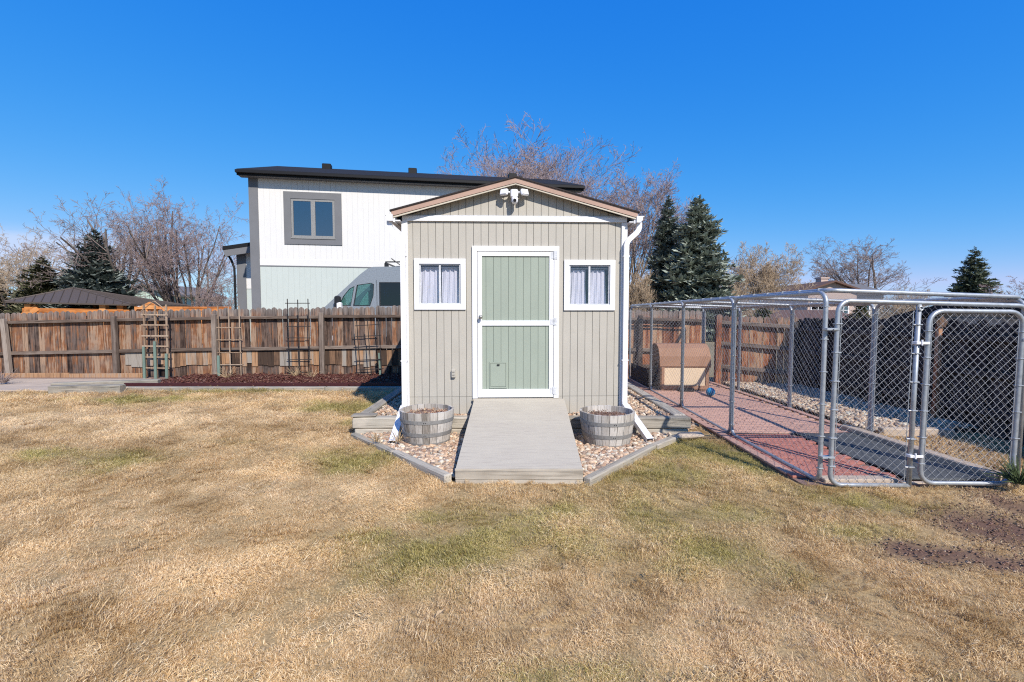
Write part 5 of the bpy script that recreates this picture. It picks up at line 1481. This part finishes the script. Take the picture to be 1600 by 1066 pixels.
for x in (1.0, 4.75):
    for yy in (.12, 1.93):
        wv = MB().tube([(x, yy - .11, .35), (x, yy - .09, .35), (x, yy + .09, .35), (x, yy + .11, .35)], [.31, .35, .35, .31], 22).build('wheel', M['tyre'], vroot)
        MB().tube([(x, yy - .125, .35), (x, yy + .125, .35)], .20, 16).build('rim', M['alu'], wv)
zt_ = vp(584, 417)[1]
rk = MB()
for yy in (.25, 1.8): rk.box(vp(600, 410)[0], 5.4, yy - .02, yy + .02, zt_ + .17, zt_ + .21)
for xx in (2.95, 3.8, 4.7): rk.box(xx, xx + .05, .2, 1.85, zt_ + .13, zt_ + .17); rk.box(xx - .02, xx + .12, .2, .26, zt_ - .0, zt_ + .14); rk.box(xx - .02, xx + .12, 1.79, 1.85, zt_, zt_ + .14)
rk.tube([(vp(610, 400)[0], .2, zt_ + .30), (vp(625, 400)[0], .2, zt_ + .06)], .02, 6)
rk.build('roof_rack', M['black'], vroot)

# ------------------------------------------------------------------ pavilion and far houses
pvY = 19.5
pv = thing('garden_pavilion', 'open pavilion with brown hipped metal roof and orange timber beams behind the left fence', 'pavilion', (at(106, 470, pvY).x, pvY, 0.3))
hwid = (205 - 8) / 2 / FPX * pvY; ez = at(106, 471, pvY).z - .3; apz = at(110, 451, pvY + 2.2).z - .3
E = [(-hwid, 0, ez), (hwid, 0, ez - .12), (hwid, 3.6, ez - .12), (-hwid, 3.6, ez)]
ap = (-1.4, 1.8, apz)
rv_ = MB(); T = .06
for i in range(4):
    a, b = E[i], E[(i+1) % 4]
    rv_.add([a, b, ap, (a[0], a[1], a[2]-T), (b[0], b[1], b[2]-T), (ap[0], ap[1], ap[2]-T)], [(0, 1, 2), (3, 5, 4), (0, 3, 4, 1)])
rv = rv_.build('roof', M['pav_roof'], pv)
for i in range(4):     # standing seams
    a, b = Vector(E[i]), Vector(E[(i+1) % 4]); mbs = MB()
    for k in range(1, 14):
        t = k / 14; p = a.lerp(b, t); s_ = min(t, 1 - t) * 2
        apv = Vector(ap); foot = a.lerp(b, .5); q = p + (apv - foot) * s_
        mbs.tube([p + Vector((0, 0, .015)), q + Vector((0, 0, .015))], .018, 4)
    mbs.build('roof_seams', M['pav_roof'], rv)
for i in (0, 1, 2, 3):
    MB().tube([E[i], ap], .04, 5).build('hip_cap', M['pav_roof'], rv)
put_bar('beam', (-hwid + .5, .25, ez - .42), (hwid - .25, .25, ez - .46), .14, .30, M['pav_wood'], pv)
put_bar('beam', (-hwid + .5, 3.3, ez - .40), (hwid - .25, 3.3, ez - .44), .14, .26, M['pav_wood'], pv)
for x in (-hwid + .75, 1.25, hwid - .6): 
    for y in (.25, 3.3): MB().box(x - .13, x + .13, y - .1, y + .1, -.3, ez - .1, .01).build('post', M['pav_wood'], pv)
put_bar('brace', (-hwid + .3, .2, ez - .75), (-hwid + 1.15, .2, ez - .25), .1, .28, M['pav_wood'], pv)
pn = thing('orange_fence', 'low orange-stained board wall beside the pavilion, just above the back fence', 'fence', (at(210, 480, 18.6).x, 18.6, .3))
for i in range(4):
    for k in range(2): put_bar('board', (i*.95, 0, 1.30 + k*.2), (i*.95 + .93, 0, 1.30 + k*.2), .03, .19, M['pav_wood'], pn)
    MB().box(-.05, .05, -.08, -.02, -.3, 1.5).build('post', M['pav_wood'], pn, (i*.95 + .5, 0, 0))
for k in range(5):
    put_bar('lower_board', (0, .0, .25 + k*.2), (3.7, .0, .25 + k*.2), .03, .19, M['pav_wood'], pn)
MB().prism([(0, 1.5), (1.0, 1.5), (.55, 1.78)], [], -.1, 0).build('gable_end', M['pav_wood'], pn, (.1, 0, 0))

def far_house(name, lab, px0, px1, eave_py, Y, ridge_py, wallm, roofm, depth=8, wins=(), ridge='x', ground=0.2, over=.5):
    x0, x1 = at(px0, 480, Y).x, at(px1, 480, Y).x; w = x1 - x0; ez = at(800, eave_py, Y).z - ground; rz_ = at(800, ridge_py, Y + (depth/2 if ridge == 'x' else 0)).z - ground
    o = thing(name, lab, 'house', (x0, Y, ground))
    MB().box(0, w, 0, depth, -.3, ez).build('wall', wallm, o)
    if ridge == 'x':
        mb = MB()
        for ya, za in ((-over, ez - .1), (depth + over, ez - .1)):
            mb.hexa([(-over, ya, za), (w + over, ya, za), (w + over, depth/2, rz_), (-over, depth/2, rz_), (-over, ya, za + .15), (w + over, ya, za + .15), (w + over, depth/2, rz_ + .15), (-over, depth/2, rz_ + .15)])
        for s_x in (0.05, w - .15): MB().prism([(0, ez), (depth, ez), (depth/2, rz_)], [], s_x, s_x + .1, 'yz').build('gable_wall', wallm, o)
    else:
        mb = MB()
        for s_ in (0, 1):
            xa = -over if s_ == 0 else w + over
            mb.hexa([(xa, -over, ez - .1), (w/2, -over, rz_), (w/2, depth, rz_), (xa, depth, ez - .1), (xa, -over, ez + .08), (w/2, -over, rz_ + .18), (w/2, depth, rz_ + .18), (xa, depth, ez + .08)])
        MB().prism([(0, ez + .001), (w, ez + .001), (w/2, rz_)], [], .05, .15).build('gable_wall', wallm, o)
    mb.build('roof', roofm, o)
    for (a, b, c, d) in wins:
        u0, u1, v0, v1 = at(a, 480, Y).x - x0, at(b, 480, Y).x - x0, at(800, d, Y).z - ground, at(800, c, Y).z - ground
        wd_ = MB().prism([(u0, v0), (u1, v0), (u1, v1), (u0, v1)], [[(u0+.12, v0+.12), (u1-.12, v0+.12), (u1-.12, v1-.12), (u0+.12, v1-.12)]], -.08, -.005).build('window', M['white'], o)
        MB().box(u0 + .1, u1 - .1, -.035, -.02, v0 + .1, v1 - .1).build('pane', M['h_glass'], wd_)
        MB().box(u0, u1, -.015, -.004, v0, v1).build('dark_room_backing', M['inside'], wd_)  # dark panel on the solid wall, in place of a dim room
        MB().box((u0+u1)/2 - .03, (u0+u1)/2 + .03, -.06, -.04, v0 + .12, v1 - .12).box(u0 + .12, u1 - .12, -.06, -.041, (v0+v1)/2 - .03, (v0+v1)/2 + .03).build('muntin', M['white'], wd_)
    return o, x0, ez, rz_
h1, hx0, e1, r1 = far_house('far_house', 'far pink and grey house with a brown roof and chimney behind the right fence', 1262, 1338, 455, 52, 441, M['stucco_pink'], M['brownroof'], 9, [(1266, 1290, 471, 498), (1310, 1326, 474, 496)], 'y')
MB().box(7.1, 7.9, 3, 4, e1, r1 + .6).box(7.0, 8.0, 2.9, 4.1, r1 + .6, r1 + .75).build('chimney', M['stucco_pink'], h1, (-3.8, 0, 0))
h2, hx2, e2, r2 = far_house('far_grey_house', 'grey gabled house wing with a white-framed window right of the pink house', 1339, 1380, 459, 53, 446, M['stucco_grey'], M['greyroof'], 9, [(1343, 1359, 474, 500)], 'x')
far_house('low_brown_house', 'low far house with a long brown roof just above the right fence', 1196, 1345, 501, 40, 487, M['stucco_pink'], M['brownroof'], 8, [], 'x')
far_house('pale_green_house', 'pale green far house behind the bare trees on the left', 196, 262, 461, 42, 446, M['palegreen'], M['greyroof'], 8, [(214, 226, 466, 480)], 'y')
far_house('neighbour_outbuilding', 'low dark-roofed outbuilding close behind the shaded side fence', 1660, 2100, 499, 8.2, 478, M['stucco_grey'], M['h_roof'], 3, [], 'x', 0.0, .3)
far_house('distant_left_house', 'small distant grey house at the far left edge behind the fence', -60, 14, 478, 38, 470, M['stucco_grey'], M['h_glass'] if False else M['greyroof'], 7, [], 'x')
far_house('distant_tan_house', 'distant tan house glimpsed between the shed and the spruces', 1000, 1040, 470, 60, 461, M['stucco_pink'], M['greyroof'], 8, [], 'x')

# ------------------------------------------------------------------ trees
def bare_tree(name, label, px, D, top_py, halfw_px, seed, wig=1.0, stems=1, bark='bark', twig='twig', lean=(0, 0), droop=0.0, levels=5, limb_n=7, base_z=.2, trunk_r=.16, upright=.5, kids=(6, 6, 6, 4), split_h=.22, dens=1.0, xoff=0, tr=.011):
    rg = random.Random(seed)
    H = at(800, top_py, D).z - base_z; base = at(px, 480, D); HW_ = halfw_px / FPX * D
    segs = []                                           # p0, p1, r0, r1, level
    def branch(p, d, L, r, lv):
        n = 5 if lv <= 1 else (4 if lv == 2 else 3)
        if lv >= 4: n = 2
        pts = [p]; rr = [r]; dd = d.copy()
        for k in range(n):
            j = (.08 + .055 * lv) * wig
            dd = dd + Vector((rg.gauss(0, j), rg.gauss(0, j), rg.gauss(0, j * .7)))
            up = (upright * .10 if lv < 4 else .05) - droop * .12 * (lv >= 2) * (1 + .35 * lv)
            dd.z += up; dd.normalize()
            q = pts[-1] + dd * (L / n); pts.append(q); rr.append(r * (1 - .62 * (k + 1) / n))
            segs.append((pts[-2], q, rr[-2], rr[-1], lv))
        if lv >= levels: return
        nk = kids[min(lv - 1, len(kids) - 1)]; nk = max(2, int(nk * dens * rg.uniform(.8, 1.25)))
        for i in range(nk):
            t = .22 + .78 * (i + rg.uniform(.0, .9)) / nk; t = min(t, .99); s = t * n; a = min(int(s), n - 1); f = s - a
            q = pts[a].lerp(pts[a + 1], f); dr = (pts[a + 1] - pts[a]).normalized()
            perp = dr.cross(Vector((rg.gauss(0, 1), rg.gauss(0, 1), rg.gauss(0, 1)))).normalized()
            an = rg.uniform(.45, .95); nd = (dr * math.cos(an) + perp * math.sin(an)).normalized()
            branch(q, nd, L * rg.uniform(.42, .62) * (1.12 - .45 * t), max(.35 * r * (1 - .5 * t), tr * .5), lv + 1)
    for s in range(stems):
        a = rg.uniform(0, 6.28) if stems > 1 else 0
        d = Vector((lean[0] + (.30 * math.cos(a) if stems > 1 else 0), lean[1] + (.25 * math.sin(a) if stems > 1 else 0), 1)).normalized()
        p = Vector((.12 * math.cos(a) * (stems > 1), .12 * math.sin(a) * (stems > 1), -.3)); r = trunk_r * (1 if stems == 1 else .75)
        hh = H * split_h + .3; pts = [p]; dd = d.copy()
        for k in range(3):
            dd = (dd + Vector((rg.gauss(0, .06), rg.gauss(0, .06), 0))).normalized(); q = pts[-1] + dd * hh / 3
            segs.append((pts[-1], q, r * (1 - .1*k), r * (.9 - .1*k), 0)); pts.append(q)
        nl = max(3, int(limb_n / (1 if stems == 1 else 1.6)))
        for i in range(nl):
            t = i / nl; st_p = pts[-1].lerp(pts[-2], rg.uniform(0, .6)) if i else pts[-1]
            a2 = 2*math.pi * (i * .382) + rg.uniform(-.4, .4); an = rg.uniform(.25, 1.0) * (1.15 - upright*.5) if i else .08
            nd = (dd * math.cos(an) + Vector((math.cos(a2), math.sin(a2), 0)) * math.sin(an)).normalized()
            branch(st_p, nd, H * rg.uniform(.50, .68), r * rg.uniform(.36, .58), 1)
    P0 = np.array([tuple(s[0]) for s in segs]); P1 = np.array([tuple(s[1]) for s in segs]); r0 = np.array([s[2] for s in segs]); r1_ = np.array([s[3] for s in segs]); lv = np.array([s[4] for s in segs])
    # fit to the height and spread the photograph shows
    zmax = np.percentile(P1[:, 2], 99.97); sz = H / zmax; cxm = np.median(P1[:, 0]); wv = np.percentile(np.abs(P1[:, 0] - cxm), 97); sx = min(max(HW_ / wv, .5), 1.45)
    sxy = sx
    for P in (P0, P1):
        hfac = np.clip(P[:, 2] / (H * .15), 0, 1)
        P[:, 0] = P[:, 0] * (sxy * hfac + (1 - hfac)) ; P[:, 1] *= (min(sxy, 1.3) * hfac + (1 - hfac)); P[:, 2] *= sz
    r0 = np.maximum(r0, tr * .55); r1_ = np.maximum(r1_, tr * .42)
    root = thing(name, label, 'tree', (base.x + xoff, D, base_z), 0, 'bare trees')
    k = lv <= 1
    V, F = seg_arrays(P0[k], P1[k], r0[k], r1_[k], 6); link('trunk', fast_mesh('trunk', V, F, M[bark], smooth=True), root)
    k2 = lv > 1
    V, F = seg_arrays(P0[k2], P1[k2], r0[k2], r1_[k2], 3); link('crown', fast_mesh('crown', V, F, M[twig]), root)
    return len(segs)
tot = 0
tot += bare_tree('bare_tree', 'big mauve-twigged bare tree rising behind the roof of the white house', 832, 34, 198, 125, 3, wig=.6, stems=4, limb_n=14, upright=.95, kids=(7, 6, 5, 4), split_h=.12, trunk_r=.2, tr=.019, bark='bark')
tot += bare_tree('bare_tree', 'tall bare tree with pale trunks right of the shed roof', 985, 30, 262, 88, 5, wig=.6, stems=4, limb_n=11, bark='bark_pale', upright=.85, kids=(6, 6, 5, 4), trunk_r=.15, tr=.015)
tot += bare_tree('bare_tree', 'medium bare tree with orange-tan twigs right of the two spruces', 1188, 36, 378, 60, 8, wig=.8, stems=3, bark='bark', twig='twig_tan', upright=.6, kids=(7, 6, 6, 4), tr=.016, limb_n=12, trunk_r=.13, split_h=.15)
tot += bare_tree('bare_tree', 'broad sparse grey bare tree behind the pink and grey far house', 1372, 64, 368, 78, 12, wig=.8, stems=2, bark='bark', twig='twig_grey', upright=.45, kids=(6, 5, 4, 4), tr=.028, split_h=.15, limb_n=12, trunk_r=.32)
tot += bare_tree('bare_tree', 'bare tree cut by the right edge of the view above the gate', 1615, 30, 403, 58, 14, wig=.8, stems=2, bark='bark', twig='twig', upright=.4, kids=(6, 5, 5, 4), tr=.013, split_h=.15)
tot += bare_tree('bare_tree', 'dense weeping bare tree with many stems left of the white house', 290, 27, 285, 95, 17, stems=4, bark='bark', twig='twig', droop=.30, upright=.95, kids=(6, 5, 5, 4), tr=.0125, limb_n=11, trunk_r=.2, split_h=.10)
tot += bare_tree('bare_tree', 'bare tree leaning to the left with a slanting brown trunk over the pavilion', 222, 25, 305, 85, 20, wig=.8, lean=(-.75, 0), bark='bark', twig='twig_grey', droop=.1, upright=.5, kids=(5, 5, 4, 4), tr=.012, split_h=.42, trunk_r=.19, xoff=1.0, limb_n=12)
tot += bare_tree('bare_tree', 'tan-twigged bare tree with forked pale limbs at the far left', 15, 28, 350, 100, 23, stems=3, bark='bark_pale', twig='twig_tan', droop=.15, upright=.5, kids=(5, 5, 5, 4), tr=.0125, split_h=.15, trunk_r=.14, limb_n=12)
tot += bare_tree('bare_shrub', 'tangled tan bare shrub between the shed and the spruces', 998, 24, 405, 34, 27, stems=6, bark='bark_pale', twig='twig_tan', droop=.1, upright=.6, kids=(7, 6, 6, 4), tr=.009, split_h=.06, trunk_r=.05)
tot += bare_tree('bare_shrub', 'pale bare shrub behind the side fence, left of the gate post', 1412, 22, 447, 42, 31, stems=6, bark='bark_pale', twig='twig_tan', droop=.1, upright=.6, kids=(6, 6, 5, 4), tr=.009, split_h=.06, trunk_r=.05)
tot += bare_tree('bare_shrub', 'brown bare shrub behind the fence right of the spruces', 1150, 26, 438, 34, 33, stems=5, bark='bark', twig='twig_tan', upright=.6, kids=(6, 6, 5, 4), tr=.010, split_h=.06, trunk_r=.05)
tot += bare_tree('bare_shrub', 'grey bare shrub at the foot of the weeping tree left of the white house', 335, 26, 425, 42, 35, stems=4, bark='bark', twig='twig', upright=.5, kids=(5, 5, 4, 4), tr=.010, split_h=.06, trunk_r=.05)

def spruce(name, label, px, D, top_py, halfw_px, seed, c0=(.075, .105, .095), c1=(.17, .21, .19), tiers=26, base_z=.2, low=.03, dens=1.0, fat=1.0, cat='tree'):
    rg = np.random.default_rng(seed); H = at(800, top_py, D).z - base_z; Rm = halfw_px / FPX * D; base = at(px, 480, D)
    root = thing(name, label, cat, (base.x, D, base_z), 0, 'evergreen trees')
    MB().tube([(0, 0, -.2), (0.02, 0, H * .5), (0, 0, H * .98)], [H*.018, H*.010, .01], 7).build('trunk', M['bark'], root)
    V = []; C = []
    P0 = []; P1 = []
    for i in range(tiers):
        t = i / (tiers - 1); z = H * (low + (1 - low) * t ** .92); rr = Rm * (1 - t) ** .66 * rg.uniform(.82, 1.2) + .05
        nb = int((10 + 9 * (1 - t)) * dens)
        for b in range(nb):
            a = 2*np.pi * b / nb + rg.uniform(-.3, .3) + i * .7; L = rr * rg.uniform(.68, 1.16) * (1 + .15*math.sin(a*3 + seed)); dr = -.10 - .28 * (1 - t) + rg.normal(0, .07)
            d = np.array([math.cos(a), math.sin(a), dr]); p = np.array([0, 0, z + rg.normal(0, H*.014)])
            P0.append(p); P1.append(p + d * L + np.array([0, 0, .18 * L * .6]))
            nk = int((16 + 36 * L / max(Rm, .1)) * dens)
            for k in range(nk):
                s = (k + rg.uniform()) / nk * .9 + .12; s = min(s, 1.02)
                q = p + d * L * s + np.array([0, 0, .18 * L * s * s])
                side = rg.choice((-1, 1)); w = L * (.14 + .22 * (1 - s)) + .10
                e = a + side * rg.uniform(.35, 1.25)
                dd = np.array([math.cos(e), math.sin(e), rg.uniform(-.35, .75)]); ln = w * rg.uniform(.55, 1.2)
                # a spray: tapering leaf with ragged edge, twisted at random
                up = np.array([rg.normal(0, .5), rg.normal(0, .5), 1.0]); sd = np.cross(dd, up); sd /= np.linalg.norm(sd)
                wd_ = ln * rg.uniform(.13, .26) * fat
                sh_ = rg.uniform(0, 1); cc = np.array(c0) * (1 - sh_) + np.array(c1) * sh_
                V += [q - sd*wd_*.3, q + sd*wd_*.3, q + dd*ln*.5 + sd*wd_, q + dd*ln, q + dd*ln*.5 - sd*wd_]
                C += [cc] * 5
    n = len(V) // 5
    Fq = (np.array([(0, 1, 2, 3), ])[None] + (np.arange(n)*5)[:, None, None]).reshape(-1, 4)
    Fq2 = (np.array([(0, 3, 3, 4)])[None] + 0)
    F = np.concatenate([(np.array([(0, 1, 2), (0, 2, 3), (0, 3, 4)])[None] + (np.arange(n)*5)[:, None, None]).reshape(-1, 3)])
    link('crown', fast_mesh('crown', np.array(V), F, M['spruce'], np.array(C)), root)
    Va, Fa = seg_arrays(np.array(P0), np.array(P1), .018, .006, 3); link('branches', fast_mesh('branches', Va, Fa, M['bark']), root)
    return n
spruce('spruce', 'narrow blue spruce, left one of the pair right of the shed', 1041, 25, 312, 40, 2, tiers=36, c0=(.17, .20, .17), c1=(.34, .38, .32))
spruce('spruce', 'broad blue spruce, right one of the pair right of the shed', 1088, 23.5, 310, 62, 4, tiers=38, c0=(.23, .265, .215), c1=(.44, .48, .39), dens=1.15)
spruce('spruce', 'distant dark spruce above the kennel gate', 1519, 42, 389, 37, 6, tiers=24, c0=(.10, .125, .08), c1=(.25, .28, .19))
spruce('spruce', 'dark blue-green spruce behind the pavilion roof', 152, 23.5, 362, 56, 8, tiers=28, c0=(.11, .135, .12), c1=(.29, .32, .28))
spruce('juniper', 'olive green juniper left of the dark spruce behind the pavilion', 70, 23, 404, 44, 10, tiers=22, c0=(.065, .07, .035), c1=(.17, .16, .09), fat=.8)
spruce('juniper', 'small green bush in front of the far grey house', 1345, 38, 470, 20, 13, tiers=12, c0=(.08, .09, .03), c1=(.17, .17, .07))
spruce('juniper', 'low olive shrub at the far left edge behind the fence', -5, 27, 430, 35, 15, tiers=16, c0=(.05, .05, .03), c1=(.12, .11, .06), fat=.8)
spruce('juniper', 'low green shrub showing above the red-brown short fence', 1192, 17, 482, 22, 16, tiers=10, c0=(.06, .08, .03), c1=(.14, .16, .06))
print('tree segments', tot)
